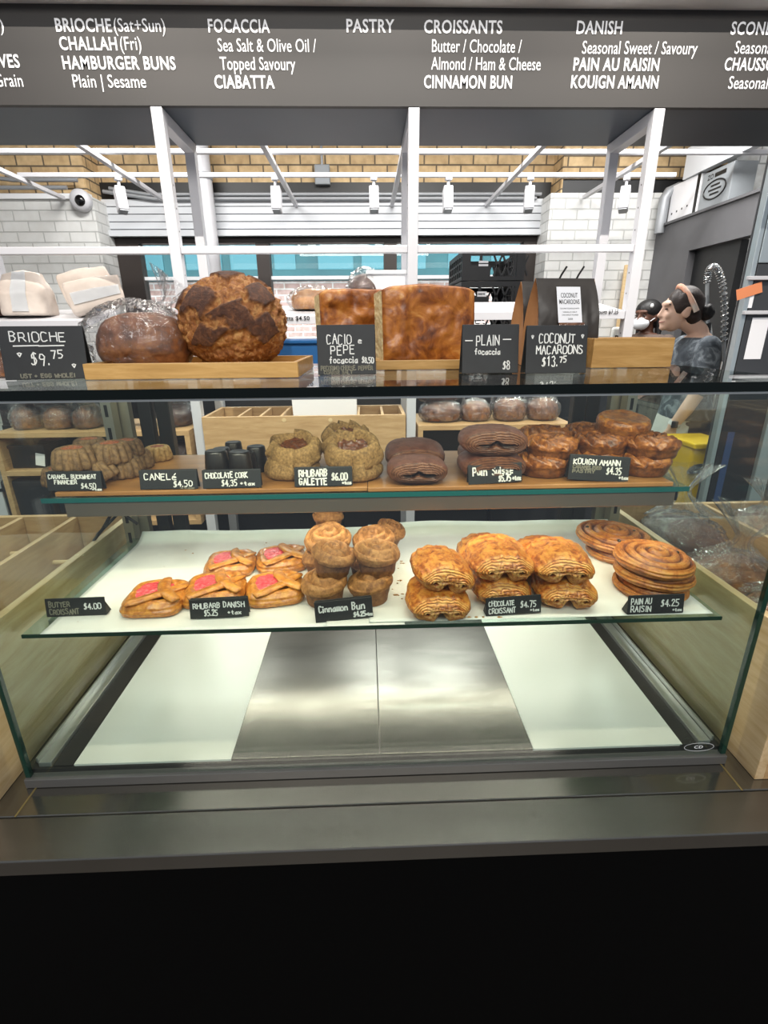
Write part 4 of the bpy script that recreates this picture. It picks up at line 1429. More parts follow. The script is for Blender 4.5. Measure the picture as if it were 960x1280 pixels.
def danish_kind(seed):
    r = thing('rhubarb_danish', 'x', 'pastry', group='glazed rhubarb danishes')
    W = .105
    n, m = 120, 34
    th = np.linspace(0, 2 * PI, n, endpoint=False)
    c, s = np.cos(th), np.sin(th)
    k = (np.abs(c) ** 4.2 + np.abs(s) ** 4.2) ** (-1 / 4.2)
    prof = np.array([(0, 0), (.7, 0), (.94, .02), (1.0, .16), (1.0, .36), (.97, .58), (.92, .78), (.82, .94), (.70, .98), (.58, .88), (.48, .72), (.3, .66), (0, .66)])
    t = np.linspace(0, 1, m)
    ti = np.linspace(0, 1, len(prof))
    pr, pz = np.interp(t, ti, prof[:, 0]), np.interp(t, ti, prof[:, 1])
    P = np.stack([(c * k)[:, None] * pr * W / 2, (s * k)[:, None] * pr * W / 2, 0 * th[:, None] + pz * .026], -1)
    rid = np.sin(P[..., 2] / .026 * 22 + 3 * fbm(P * 30 + seed, 2))
    side = np.interp(t, [0, .15, .3, .5, .6, 1], [0, .6, 1, .8, 0, 0])
    P[..., :2] *= (1 + .018 * rid * side[None])[..., None]
    d = fbm(P * 38 + seed, 4)
    P *= (1 + .09 * d * np.interp(t, [0, .12, 1], [0, 1, 1])[None])[..., None]
    P[..., 2] = np.maximum(P[..., 2], 0)
    obj('pastry', MB().grid(P, True, False), M['danish'], r, smooth=180)
    q = 40
    u, v = np.meshgrid(np.linspace(-1, 1, q), np.linspace(-1, 1, q), indexing='ij')
    e = np.stack([u * np.sqrt(1 - v * v / 2) * .036 - .008, v * np.sqrt(1 - u * u / 2) * .034 + .008], -1)
    rr = np.sqrt((u * np.sqrt(1 - v * v / 2)) ** 2 + (v * np.sqrt(1 - u * u / 2)) ** 2)
    z = .0205 + .0055 * np.sqrt(np.clip(1 - rr ** 2, 0, 1)) + .0022 * fbm(np.dstack([e * 190, e[..., :1] * 0 + seed]), 3)
    obj('rhubarb_filling', MB().grid(np.dstack([e, z])), M['pink'], r, smooth=180)
    for a, b, bow in (((-.036, -.046), (.048, .022), -.010), ((.047, -.040), (.006, .044), .012)):
        a, b = np.array(a), np.array(b)
        ts = np.linspace(0, 1, 26)
        d_ = (b - a) / np.linalg.norm(b - a)
        nn = np.array([-d_[1], d_[0]])
        pts = [(*(a + (b - a) * x + nn * bow * math.sin(PI * x)), .0235 + .004 * math.sin(PI * x) ** .8 + (.002 if bow > 0 else 0)) for x in ts]
        rad = .0100 * (.75 + .4 * np.sin(PI * ts)) * (1 + .12 * noise(np.stack([ts * 7, ts * 0 + seed, ts * 0], -1)))
        mb = MB().tube(pts, rad, 14, flat=.40)
        V = np.array(mb.v)
        V += .0012 * fbm(V * 160 + seed, 3)[:, None]
        mb.v = [tuple(x) for x in V]
        obj('pastry_strap', mb, M['danish'], r, smooth=180)
    return Kind(r)


def cinnamon_kind(seed):
    r = thing('cinnamon_bun', 'x', 'pastry', group='sugared cinnamon buns')
    n, m = 120, 50
    th = np.linspace(0, 2 * PI, n, endpoint=False)
    bp = np.array([(0, 0), (.029, 0), (.031, .002), (.0325, .012), (.035, .026), (.036, .034), (.030, .037)])
    def mod(P, th):
        d = fbm(P * 55 + seed, 4)
        P[..., :2] *= (1 + .045 * d)[..., None]
        P[..., 2] *= 1 + .03 * d
        return P
    t = np.linspace(0, 1, 24)
    ti = np.linspace(0, 1, len(bp))
    obj('bun_base', MB().lathe(np.stack([np.interp(t, ti, bp[:, 0]), np.interp(t, ti, bp[:, 1])], 1), 72, mod), M['cinnamon_base'], r, smooth=180)
    prof = np.array([(.030, .031), (.037, .0305), (.0405, .034), (.0415, .040), (.039, .047), (.033, .053), (.025, .0565), (.015, .058), (.006, .0585), (0, .0585)])
    t = np.linspace(0, 1, m)
    ti = np.linspace(0, 1, len(prof))
    pr, pz = np.interp(t, ti, prof[:, 0]), np.interp(t, ti, prof[:, 1])
    P = np.stack([np.cos(th)[:, None] * pr, np.sin(th)[:, None] * pr, 0 * th[:, None] + pz], -1)
    ph = pr[None] / .017 - th[:, None] / (2 * PI) + .18 * fbm(P * 40 + seed, 2)
    g = np.abs(np.sin(PI * ph)) ** .6
    w = np.interp(pr, [0, .008, .034, .041], [.3, 1, .8, .25])
    P[..., 2] -= .014 * (1 - g) * w[None]
    P[..., 2] += .005 * np.sin(th + seed)[:, None] * np.clip(pr / .03, 0, 1)[None] * np.interp(t, [0, .25, 1], [.5, 1, 1])[None]
    d = fbm(P * 60 + seed, 4)
    P[..., :2] *= (1 + .05 * d)[..., None]
    P[..., 2] += .003 * d
    obj('swirled_top', MB().grid(P, True, False), M['cinnamon'], r, smooth=180)
    return Kind(r)


def raisin_kind(seed):
    r = thing('raisin_roll', 'x', 'pastry', group='spiral raisin rolls')
    n, m = 180, 90
    R, H = .062, .024
    th = np.linspace(0, 2 * PI, n, endpoint=False)
    prof = np.array([(0, 0), (.75, 0), (.92, .04), (1.0, .3), (.99, .55), (.93, .78), (.82, .9), (.62, .97), (.4, 1.05), (.2, 1.12), (0, 1.14)])
    t = np.concatenate([np.linspace(0, .35, 22), np.linspace(.36, 1, m - 22)])
    ti = np.linspace(0, 1, len(prof))
    pr, pz = np.interp(t, ti, prof[:, 0]), np.interp(t, ti, prof[:, 1])
    P = np.stack([np.cos(th)[:, None] * pr * R, np.sin(th)[:, None] * pr * R, 0 * th[:, None] + pz * H], -1)
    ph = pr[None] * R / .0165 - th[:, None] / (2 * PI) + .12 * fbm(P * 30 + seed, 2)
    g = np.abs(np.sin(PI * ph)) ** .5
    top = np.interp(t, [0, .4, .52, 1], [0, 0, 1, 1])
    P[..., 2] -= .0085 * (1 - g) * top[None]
    lines = .0007 * np.sin(ph * 2 * PI * 5)
    P[..., 2] += lines * top[None]
    side = np.interp(t, [0, .12, .2, .42, .5], [0, .3, 1, 1, 0])
    P[..., :2] *= (1 + .012 * np.sin(P[..., 2] / H * 24 + 3 * fbm(P * 25 + seed, 2)) * side[None])[..., None]
    ecc = 1 + .05 * np.sin(th + seed) + .03 * np.sin(2 * th)
    P[..., :2] *= ecc[:, None, None]
    d = fbm(P * 40 + seed, 4)
    P[..., 2] += .0022 * d * np.interp(t, [0, .15, 1], [0, 1, 1])[None]
    P[..., 2] = np.maximum(P[..., 2], 0)
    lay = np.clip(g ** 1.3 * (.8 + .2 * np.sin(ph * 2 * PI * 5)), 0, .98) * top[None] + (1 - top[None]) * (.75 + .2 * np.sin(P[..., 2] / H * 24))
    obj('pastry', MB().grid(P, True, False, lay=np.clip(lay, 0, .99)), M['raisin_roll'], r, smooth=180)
    rng = np.random.default_rng(int(seed * 10))
    mb = MB()
    for k in range(5):
        a, q = rng.uniform(0, 2 * PI), rng.uniform(.012, .05)
        mb.ball((q * math.cos(a), q * math.sin(a), H * .93), (.0036, .003, .0022), 10, 7, amp=.3, fr=2, seed=k)
    obj('raisins', mb, M['raisin'], r, smooth=180)['kind'] = 'stuff'
    return Kind(r)


def put(kind, nom, x0, x1, yb, label, z=None, y=None, rz=0.0, tilt=(0, 0), sc=1.0, dep=1.0, flat=1.0):
    """stand a baked good where the photograph shows it: x0..x1 its width and yb its lower edge, on the level z or at depth y"""
    xm = (x0 + x1) / 2
    if y is None:
        p = at_z(xm, yb, z)
        w = (x1 - x0) * px_m(xm, yb, p[1]) * sc
        y = p[1] + w * .42 * dep
        d = ray(xm, yb)
        x = d[0] / d[1] * y
    else:
        w = (x1 - x0) * px_m(xm, yb, y) * sc
        p = at_y(xm, yb, y - w * .42 * dep)
        if z is None:
            z = p[2]
        x = at_y(xm, yb, y)[0]
    k = w / nom
    r = kind.put(label, (x, y, z), (tilt[0], tilt[1], rz), (k, k, k * flat))
    r.rotation_mode = 'ZYX'
    return (x, y, z), k


# ---- fluted financiers
FN, FP = fin_kind(M['financier'], 'a'), fin_kind(M['financier_pale'], 'b')
W0 = .075
put(FN, W0, 56, 100, 610, 'fluted brown financier behind its price sign, lowest at the front left', z=ZB1, rz=.2)
_, k = put(FN, W0, 108, 157, 607, 'fluted brown financier tipped to the left right of the financier sign', z=ZB1, rz=.5, tilt=(0, -.45))
put(FN, W0, 133, 181, 600, 'fluted brown financier under the right end of the pile', z=ZB1, rz=.8)
put(FN, W0, 150, 194, 589, 'fluted financier with a lighter flank at the right rear foot of the pile', z=ZB1, rz=.3)
put(FN, W0, 100, 145, 596, 'fluted brown financier hidden at the rear foot of the pile', z=ZB1, rz=.1)
h = .0335 * k
put(FN, W0, 71, 123, 592, 'fluted brown financier stacked on the front left one', y=.905, z=ZB1 + h * .93, rz=.6)
put(FN, W0, 119, 167, 583, 'fluted brown financier on top at the middle of the pile', y=.945, z=ZB1 + h * .98, rz=.15)
put(FN, W0, 142, 181, 572, 'fluted brown financier on top at the right of the pile', y=1.0, z=ZB1 + h * .95, rz=.4)
put(FN, W0, 94, 135, 568, 'fluted brown financier on top at the left rear of the pile', y=1.01, z=ZB1 + h * .95, rz=.9)
put(FP, W0, 182, 217, 578, 'single pale fluted cake standing apart right of the brown financiers', z=ZB1, rz=.2)
# ---- corks
CK = cork_kind()
for x0, x1, yb, lab in ((259, 290, 603, 'black chocolate cork at the front left of the group'), (288, 318, 603, 'black chocolate cork with a scuffed top at the front right'),
                        (268, 292, 591, 'black chocolate cork in the second row at the left'), (299, 323, 596, 'black chocolate cork leaning beside the scuffed one'),
                        (283, 306, 582, 'black chocolate cork at the back of the group'), (310, 336, 591, 'black chocolate cork standing at the right beside the galettes')):
    put(CK, .041, x0, x1, yb, lab, z=ZB1, rz=random.random() * 6)
# ---- galettes
G1, G2 = galette_kind(2.0), galette_kind(5.3)
p1, k1 = put(G1, .115, 331, 401, 602, 'sugared rhubarb galette at the bottom of the left pile', z=ZB1, rz=.4)
p2, k2 = put(G2, .115, 408, 481, 604, 'sugared rhubarb galette at the bottom of the right pile', z=ZB1, rz=1.2)
hh = .032
put(G2, .115, 336, 406, 590, 'sugared rhubarb galette on top of the left pile', y=p1[1] + .012, z=ZB1 + hh, rz=2.6, tilt=(.32, 0))
put(G1, .115, 404, 480, 590, 'sugared rhubarb galette in the middle of the right pile', y=p2[1] + .008, z=ZB1 + hh, rz=3.3, tilt=(.34, 0))
put(G2, .115, 402, 464, 562, 'small toasted rhubarb galette on top of the right pile', y=p2[1] + .06, z=ZB1 + hh * 1.55, rz=4.4, tilt=(.2, .05))
# ---- cocoa rolls
SU = suisse_kind()
HS = .046
p1, k1 = put(SU, .115, 482, 559, 606, 'dark cocoa roll with a chocolate gap at the front left', z=ZB1, dep=.7)
put(SU, .112, 482, 553, 590, 'dark cocoa roll lying right behind the front left one', y=p1[1] + .085, z=ZB1 + .008, tilt=(.12, 0))
p1, k1 = put(SU, .115, 570, 653, 601, 'dark cocoa roll at the bottom behind its price sign', z=ZB1, dep=.7, rz=.03)
put(SU, .115, 572, 654, 577, 'dark cocoa roll on top of the right stack', y=p1[1], z=ZB1 + HS * k1 * .93, dep=.7, rz=-.06)
put(SU, .115, 572, 648, 590, 'dark cocoa roll hidden behind the right stack', y=p1[1] + .085, z=ZB1, dep=.7)
# ---- kouign amann
K1, K2, K3 = kouign_kind(1.3), kouign_kind(4.1), kouign_kind(2.2, True)
p1, k1 = put(K1, .102, 643, 711, 599, 'caramelised kouign amann at the bottom left of the stack', z=ZB1, rz=.5)
p3, k3 = put(K2, .102, 768, 833, 598, 'caramelised kouign amann at the bottom right of the stack', z=ZB1, rz=2.2)
p2, k2 = put(K2, .102, 708, 775, 594, 'caramelised kouign amann at the bottom behind its price sign', z=ZB1, rz=1.2)
put(K1, .102, 655, 718, 576, 'caramelised kouign amann second from the bottom at the left', y=p1[1] + .005, z=ZB1 + .031, rz=3.0)
put(K2, .102, 716, 779, 578, 'caramelised kouign amann in the middle above its price sign', y=p2[1] + .004, z=ZB1 + .031, rz=.2)
put(K1, .102, 778, 843, 577, 'caramelised kouign amann at the right edge of the stack', y=p3[1] + .004, z=ZB1 + .031, rz=4.1)
q, _ = put(K2, .102, 648, 708, 580, 'caramelised kouign amann behind the left pair', y=p1[1] + .1, z=ZB1 + .029, rz=1.7)
put(K1, .102, 648, 708, 590, 'caramelised kouign amann hidden low behind the left pair', y=p1[1] + .1, z=ZB1, rz=2.7)
put(K1, .102, 703, 757, 580, 'caramelised kouign amann behind the middle pair', y=p2[1] + .105, z=ZB1 + .031, rz=5.2)
put(K2, .102, 703, 757, 590, 'caramelised kouign amann hidden low behind the middle pair', y=p2[1] + .105, z=ZB1, rz=4.2)
put(K3, .102, 742, 806, 550, 'upturned kouign amann with a flat glossy caramel face on top', y=p2[1] + .03, z=ZB1 + .062, rz=.4, tilt=(.16, .03))
put(K1, .102, 775, 822, 560, 'caramelised kouign amann just behind the upturned one', y=p3[1] + .09, z=ZB1 + .03, rz=.9)
# ---- danishes
ZP = ZS2 + .0035
D1, D2 = danish_kind(3.1), danish_kind(6.7)
put(D1, .108, 161, 241, 770, 'rhubarb danish at the front left end of the row', z=ZP, rz=.02)
put(D2, .108, 232, 312, 760, 'rhubarb danish behind the danish price sign', z=ZP, rz=.12)
put(D1, .108, 308, 384, 757, 'rhubarb danish at the front right beside the cinnamon buns', z=ZP, rz=.2)
put(D2, .108, 258, 323, 722, 'rhubarb danish in the back row at the left', z=ZP, rz=.1)
put(D1, .108, 320, 386, 716, 'rhubarb danish in the back row at the right', z=ZP, rz=.25)
# ---- cinnamon buns
B1, B2, B3 = cinnamon_kind(1.1), cinnamon_kind(3.7), cinnamon_kind(5.9)
HB = .052
p1, k1 = put(B1, .083, 377, 437, 764, 'cinnamon bun with an open coil at the bottom left of the stack', z=ZP, rz=.4)
p2, k2 = put(B2, .083, 434, 493, 762, 'cinnamon bun at the bottom right of the stack', z=ZP, rz=2.0)
put(B3, .083, 389, 444, 728, 'dark cinnamon bun with a tilted cap second from the bottom left', y=p1[1] + .012, z=ZP + HB * k1, rz=1.3, tilt=(.08, .1))
put(B1, .083, 444, 501, 726, 'dark cinnamon bun second from the bottom right', y=p2[1] + .01, z=ZP + HB * k2, rz=3.0, tilt=(.02, -.04))
ya_ = p1[1] + .095
put(B2, .083, 380, 436, 735, 'cinnamon bun low behind the left front bun', y=ya_, z=ZP + .003, rz=.9)
put(B3, .083, 434, 488, 735, 'cinnamon bun low between the two front columns at the rear', y=ya_, z=ZP + .003, rz=4.9)
put(B1, .083, 383, 441, 705, 'golden cinnamon bun high behind the left front bun', y=ya_ + .004, z=ZP + HB * k1 * .86, rz=5.0, tilt=(.3, 0))
put(B2, .083, 439, 491, 705, 'golden cinnamon bun high behind the right front bun', y=ya_ + .004, z=ZP + HB * k1 * .8, rz=2.5, tilt=(.15, .1))
put(B3, .083, 393, 431, 680, 'cinnamon bun with a dark cap at the very back left', y=ya_ + .1, z=ZP + HB * 1.2, rz=1.9)
put(B2, .083, 391, 431, 680, 'cinnamon bun hidden at the back left under the dark capped one', y=ya_ + .1, z=ZP + .004, rz=.9)
put(B1, .083, 466, 503, 690, 'knotted golden cinnamon bun at the back right', y=ya_ + .08, z=ZP + .043, rz=3.4, tilt=(.2, .3))
put(B3, .083, 458, 497, 690, 'cinnamon bun hidden at the back right under the knotted one', y=ya_ + .085, z=ZP + .003, rz=1.4)
# ---- chocolate croissants
C1, C2 = croissant_kind(2.4), croissant_kind(7.7, .017)
ZP2 = ZS2 + .0075
HC = .053
p1, k1 = put(C1, .107, 505, 586, 777, 'chocolate croissant at the bottom of the left pair', z=ZP2, dep=.9, rz=.02)
put(C2, .107, 511, 586, 738, 'chocolate croissant on top of the left pair, tilted to the right', y=p1[1] + .010, z=ZP2 + HC * k1 * .90, dep=.9, rz=.1, tilt=(0, .16))
p2, k2 = put(C2, .107, 584, 659, 757, 'chocolate croissant at the bottom of the middle pair behind its sign', z=ZP2, dep=.9, rz=-.04)
put(C1, .107, 581, 659, 731, 'chocolate croissant on top of the middle pair', y=p2[1] + .004, z=ZP2 + HC * k2 * .88, dep=.9, rz=.0)
p3, k3 = put(C1, .107, 661, 738, 761, 'chocolate croissant at the bottom of the right pair', z=ZP2, dep=.9, rz=-.1)
put(C2, .107, 657, 733, 728, 'chocolate croissant on top of the right pair', y=p3[1] + .004, z=ZP2 + HC * k3 * .88, dep=.9, rz=-.1)
put(C2, .107, 571, 640, 740, 'chocolate croissant peeping out behind the middle pair', y=p2[1] + .11, z=ZP2 + .004, rz=.05)
put(C1, .107, 640, 709, 740, 'chocolate croissant peeping out behind the right pair', y=p3[1] + .11, z=ZP2 + .004, rz=-.02)
# ---- raisin rolls
R1, R2 = raisin_kind(1.7), raisin_kind(4.4)
p1, k1 = put(R1, .128, 760, 854, 757, 'raisin roll at the bottom of the front stack of three', z=ZP2, rz=1.0)
put(R2, .128, 763, 855, 742, 'raisin roll in the middle of the front stack of three', y=p1[1] + .004, z=ZP2 + .025 * k1, rz=2.2, tilt=(.0, .05))
put(R1, .128, 765, 861, 724, 'raisin roll on top of the front stack of three', y=p1[1] + .006, z=ZP2 + .049 * k1, rz=3.6, tilt=(.03, .05))
q, k2 = put(R2, .128, 728, 808, 706, 'raisin roll underneath at the back right', z=ZP2, rz=.7)
put(R2, .128, 716, 804, 702, 'raisin roll with a loose end lying on the back right one', y=q[1] + .01, z=ZP2 + .024 * k2, rz=1.9, tilt=(.03, .05))
# loose crumbs on the parchment
mb = MB()
rng = np.random.default_rng(5)
for k in range(90):
    if k < 30:
        x, y = at_z(rng.normal(500, 6) if k % 2 else rng.normal(590, 25), rng.normal(730, 20) if k % 2 else 776, ZS2)[:2]
    else:
        x, y = rng.uniform(-.5, .55), rng.uniform(.74, 1.12)
    s = rng.uniform(.0005, .0016) * (1.5 if k < 30 else 1)
    mb.ball((x, y, ZS2 + .0072 if x > 0 else ZS2 + .003), (s * rng.uniform(1, 2.5), s, s * .6), 6, 4)
tag(obj('pastry_crumbs', mb, M['crumbs'], smooth=180), 'loose pastry crumbs scattered over the parchment of the lower shelf', 'crumbs', None, 'stuff')

# ================================================================== price signs
T1 = ZB1
sign('CARAMEL BUCKWHEAT FINANCIER sign at the left end of the upper shelf', 61, 129, 619, 23, ZB1, [('CARAMEL, BUCKWHEAT', .04, .92, .66, .2), ('FINANCIER', .14, .56, .38, .2), ('$4.50', .62, .9, .14, .26), ('+tax', .82, 1.0, .03, .12)], -.03, y=.857)
sign('CANELÉ sign lying alone on the upper shelf', 177, 248, 618, 23, ZB1, [('CANELé', .08, .66, .52, .3), ('$4.50', .58, .92, .14, .3), ('+tax', .7, .95, .02, .1, 1)], 0, y=.857)
sign('CHOCOLATE CORK sign in front of the black corks', 255, 327, 615, 22, ZB1, [('CHOCOLATE CORK', .05, .78, .58, .28), ('$4.35', .32, .6, .14, .32), ('+tax', .64, .9, .16, .2)], .02, y=.857)
sign('RHUBARB GALETTE sign in front of the sugared galettes', 369, 441, 614, 23, ZB1, [('RHUBARB', .08, .58, .56, .32), ('GALETTE', .08, .57, .12, .32), ('$6.00', .64, .92, .34, .34), ('+tax', .82, .98, .12, .14)], .02, y=.857, wd=.024)
sign('Pain Suisse sign in front of the right cocoa rolls', 585, 653, 609, 23, ZB1, [('Pain', .08, .36, .5, .42), ('Suisse', .44, .84, .5, .36), ('$5.75', .56, .8, .1, .32), ('+tax', .82, .98, .12, .24)], .05, y=.857, wd=.024, rollz=-.04)
sign('KOUIGN AMANN sign in front of the caramelised pastries', 709, 784, 605, 30, ZB1, [('KOUIGN AMANN', .06, .84, .66, .2), ('CARAMELISED', .06, .54, .48, .12, 1), ('PASTRY', .06, .44, .32, .12, 1), ('$4.35', .62, .88, .32, .26), ('+tax', .84, 1.0, .14, .13)], -.06, y=.859, rollz=.06)
sign('BUTTER CROISSANT sign on bare parchment at the lower left', 60, 132, 771, 23, ZP, [('BUTTER', .06, .42, .56, .26, 1), ('CROISSANT', .06, .56, .16, .26, 1), ('$4.00', .64, .94, .38, .3)], .03, foot='side')
sign('RHUBARB DANISH sign in front of the pink danishes', 239, 311, 773, 24, ZP, [('RHUBARB DANISH', .06, .94, .56, .26), ('$5.25', .24, .48, .16, .3), ('+tax', .64, .88, .18, .2)], .05)
sign('Cinnamon Bun sign in front of the cinnamon buns', 395, 467, 776, 26, ZP, [('Cinnamon', .07, .58, .5, .32), ('Bun', .64, .88, .5, .34), ('$4.25', .66, .88, .14, .22), ('+tax', .88, .99, .14, .14)], .07, wd=.022, rollz=-.05)
sign('CHOCOLATE CROISSANT sign in front of the chocolate croissants', 607, 677, 769, 23, ZP2, [('CHOCOLATE', .05, .52, .56, .26), ('CROISSANT', .05, .54, .16, .26), ('$4.75', .62, .92, .38, .34), ('+tax', .8, .97, .14, .14)], .04, foot='side', rollz=-.03)
sign('PAIN AU RAISIN sign in front of the raisin rolls', 783, 855, 768, 24, ZP2, [('PAIN AU', .05, .42, .56, .3), ('RAISIN', .05, .42, .16, .3), ('$4.25', .58, .92, .4, .34), ('+tax', .8, .97, .14, .14)], .02, foot='side')
TG = ZTG
s_ = sign('BRIOCHE sign standing at the left end of the glass top', 12, 108, 475, 61, TG, [('BRIOCHE', .12, .80, .72, .17), ('*', .17, .26, .44, .1), ('$9.', .33, .58, .28, .22), ('75', .58, .74, .4, .14), ('*', .80, .88, .22, .1), ('JUST + EGG WHOLE!', .14, .84, .04, .07, 1), ('~', .08, .86, .62, .04)], .14, group='large black chalk signs', wd=.014)
s_ = sign('CACIO e PEPE focaccia sign in front of the bread slabs', 398, 470, 469, 57, TG, [('CACIO', .16, .60, .62, .19), ('e', .70, .78, .64, .12), ('PEPE', .22, .66, .42, .17), ('focaccia', .2, .7, .24, .13), ('$8.50', .76, .97, .24, .11), ('PECORINO CHEESE, PEPPER', .05, .95, .1, .08, 1), ('COARSE SALT', .1, .6, .02, .06, 1)], .02, group='large black chalk signs', wd=.017)
s_ = sign('PLAIN focaccia sign leaning before the whole slab', 577, 648, 467.5, 56, TG, [('-', .04, .2, .6, .2), ('PLAIN', .24, .66, .58, .2), ('-', .70, .88, .6, .2), ('focaccia', .22, .68, .4, .12), ('$8', .72, .86, .08, .16)], .02, group='large black chalk signs', wd=.017)
s_ = sign('COCONUT MACAROONS sign in front of the black bags', 656, 733, 467.5, 55, TG, [('*', .07, .13, .74, .1), ('COCONUT', .2, .8, .64, .18), ('*', .88, .95, .74, .1), ('MACAROONS', .16, .94, .42, .17), ('$13.', .26, .54, .16, .2), ('75', .55, .68, .24, .12)], .02, group='large black chalk signs', wd=.017)

# ================================================================== on the glass top
def tray(label, x0, x1, ytop, ybot, depth=.2):
    a = at_z(x0, ybot, TG)
    b = at_z(x1, ybot, TG)
    y0 = (a[1] + b[1]) / 2
    s = px_m((x0 + x1) / 2, ybot, y0)
    h = (ybot - ytop) * s
    t = thing('bamboo_tray', label, 'tray', ((a[0] + b[0]) / 2, y0, TG + .0005), world=True)
    z = TG + .0008
    th = .008
    X0, X1 = a[0], b[0]
    obj('front_board', MB().span((X0, y0, z), (X1, y0 + th, z + h)), M['bamboo'], t, smooth=0, bevel=.001)
    obj('back_board', MB().span((X0, y0 + depth - th, z), (X1, y0 + depth, z + h)), M['bamboo'], t, smooth=0, bevel=.001)
    for x in (X0, X1 - th):
        obj('end_board', MB().span((x, y0 + th, z), (x + th, y0 + depth - th, z + h)), M['bamboo'], t, smooth=0, bevel=.001)
    obj('tray_floor', MB().span((X0 + th, y0 + th, z), (X1 - th, y0 + depth - th, z + h * .45)), M['bamboo'], t, smooth=0)
    return y0, z + h * .45, h


ty, tz, th_ = tray('long bamboo tray under the bagged loaf and the big round loaf', 116, 371, 455, 474, .24)
ty2, tz2, _ = tray('bamboo tray holding the focaccia slabs', 470, 590, 451, 462.5, .2)
ty3, tz3, _ = tray('bamboo tray standing at the right behind the macaroon sign', 735, 843, 425, 460, .14)
# round loaf
def boule():
    n, m = 220, 150
    u = np.linspace(0, 2 * PI, n, endpoint=False)
    v = np.linspace(-PI / 2, PI / 2, m)
    D = np.stack([np.cos(u)[:, None] * np.cos(v), np.sin(u)[:, None] * np.cos(v), 0 * u[:, None] + np.sin(v)], -1)
    ax = np.array([.06, -.72, .69])
    ax /= np.linalg.norm(ax)
    ex = np.array([1, .08, 0.0])
    ex -= ax * (ex @ ax)
    ex /= np.linalg.norm(ex)
    ez = np.cross(ex, ax) * -1
    ang = np.arccos(np.clip(D @ ax, -1, 1))
    tx, tz_ = D @ ex, D @ ez
    k = ang / (np.sin(ang) + 1e-6)
    a, b = tx * k, tz_ * k
    w = .42 * fbm(np.stack([a * 4.5, b * 4.5, 0 * a], -1), 4)
    patch = np.zeros_like(a)
    # raised dark scored patches around a star of torn crust
    for (ca, cb, ra, rb, ro) in ((.02, .58, .36, .34, .15), (-.52, -.22, .50, .46, .1), (.62, .02, .34, .42, .1), (.16, -.62, .52, .36, -.15), (-.98, .22, .3, .3, .3), (.75, -.75, .42, .34, .2), (-.45, -.95, .5, .3, .1), (.7, .9, .3, .25, 0)):
        c, s = math.cos(ro), math.sin(ro)
        p, q = ((a - ca) * c + (b - cb) * s) / ra, (-(a - ca) * s + (b - cb) * c) / rb
        dd = np.abs(p + w) + np.abs(q + w)
        patch = np.maximum(patch, np.clip((1.02 - dd) / .16, 0, 1))
    under = np.clip((ang - 1.55) / .25, 0, 1)
    rough = fbm(D * 7, 5)
    grain = fbm(np.stack([a * 18, b * 6, 0 * a], -1), 4)
    r = 1 + .045 * patch + (1 - patch) * (.08 * rough + .06 * grain - .03) + .012 * rough
    P = D * r[..., None] * np.array([.108, .088, .092])
    P[..., 2] = np.maximum(P[..., 2] + .082, 0)
    return MB().grid(P, True, False, lay=np.clip(patch * .95 + under * .3, 0, .99))


xb = at_y(296, 450, ty + .125)
sc = 140 * px_m(296, 400, ty + .115) / .222
t = obj('round_loaf', boule(), M['boule'], smooth=180)
t.location = (xb[0], ty + .125, tz)
t.scale = (sc, sc, sc)
tag(t, 'big round dark crusted sourdough loaf with scored flaps on the bamboo tray', 'bread')
# bagged brioche
xb = at_y(183, 450, ty + .10)
bagged('bagged_brioche', 'brown brioche loaf in a clear plastic bag left of the round loaf', 'bread', (xb[0], ty + .11, tz), (.15, .11, .088), M['loaf'], .1, 3.3,
       ((.5, .1, .7), .075, (.03, .02, .08)), grow=1.18, shift=(-.012, 0), loafkw=dict(e=3.2, amp=.05))
xb2 = at_y(120, 445, ty + .12)
# focaccia slabs
def focaccia(nm, label, x0, x1, ytop, y, thick, seed, z):
    a, b = at_y(x0, 440, y), at_y(x1, 440, y)
    ztop = at_y((x0 + x1) / 2, ytop, y)[2]
    W, H = b[0] - a[0], ztop - z
    t = thing(nm, label, 'bread', ((a[0] + b[0]) / 2, y, z), 0, 'focaccia slabs standing on edge')
    n, m = 70, 60
    U, V = np.meshgrid(np.linspace(-1, 1, n), np.linspace(0, 1, m), indexing='ij')
    e = 7
    k = np.clip(1 - np.abs(U) ** e, 0, 1) ** (1 / 3) * np.clip(1 - np.abs(2 * V - 1) ** e, 0, 1) ** (1 / 3)
    X, Z = U * W / 2, V * H
    nn = fbm(np.stack([X * 22, Z * 22, X * 0 + seed], -1), 4)
    bub = np.clip(noise(np.stack([X * 34, Z * 34, X * 0 + seed * 3], -1)), .1, 1) - .1
    Y = -.012 * k - .008 * nn * k - .012 * bub * k
    Zt = Z + .006 * fbm(np.stack([X * 14, X * 0 + seed, X * 0], -1), 3) * V - .010 * (np.abs(U) ** 8) * V
    front = np.stack([X, Y, Zt], -1)
    back = np.stack([X, np.full_like(X, thick), Zt], -1)
    obj('crust', MB().grid(front).grid(back, flip=True), M['focaccia'], t, smooth=180)
    def side(A, B, fl, amp=.004, q=14):
        s = np.linspace(0, 1, q)
        Pq = A[:, None] * (1 - s)[None, :, None] + B[:, None] * s[None, :, None]
        return Pq
    L = side(front[0], back[0], 0)
    dn = fbm(L * 120 + seed, 4)
    L[:, 1:-1, 0] += .003 * dn[:, 1:-1]
    Rr = side(front[-1], back[-1], 0)
    obj('crumb_side', MB().grid(L, flip=True), M['crumb'], t, smooth=180)
    obj('crumb_side', MB().grid(Rr), M['crumb'], t, smooth=180)
    obj('crust_edge', MB().grid(side(front[:, -1], back[:, -1], 0), flip=True).grid(side(front[:, 0], back[:, 0], 0)), M['focaccia'], t, smooth=180)
    t.rotation_euler = (-.06, 0, .30)
    return t


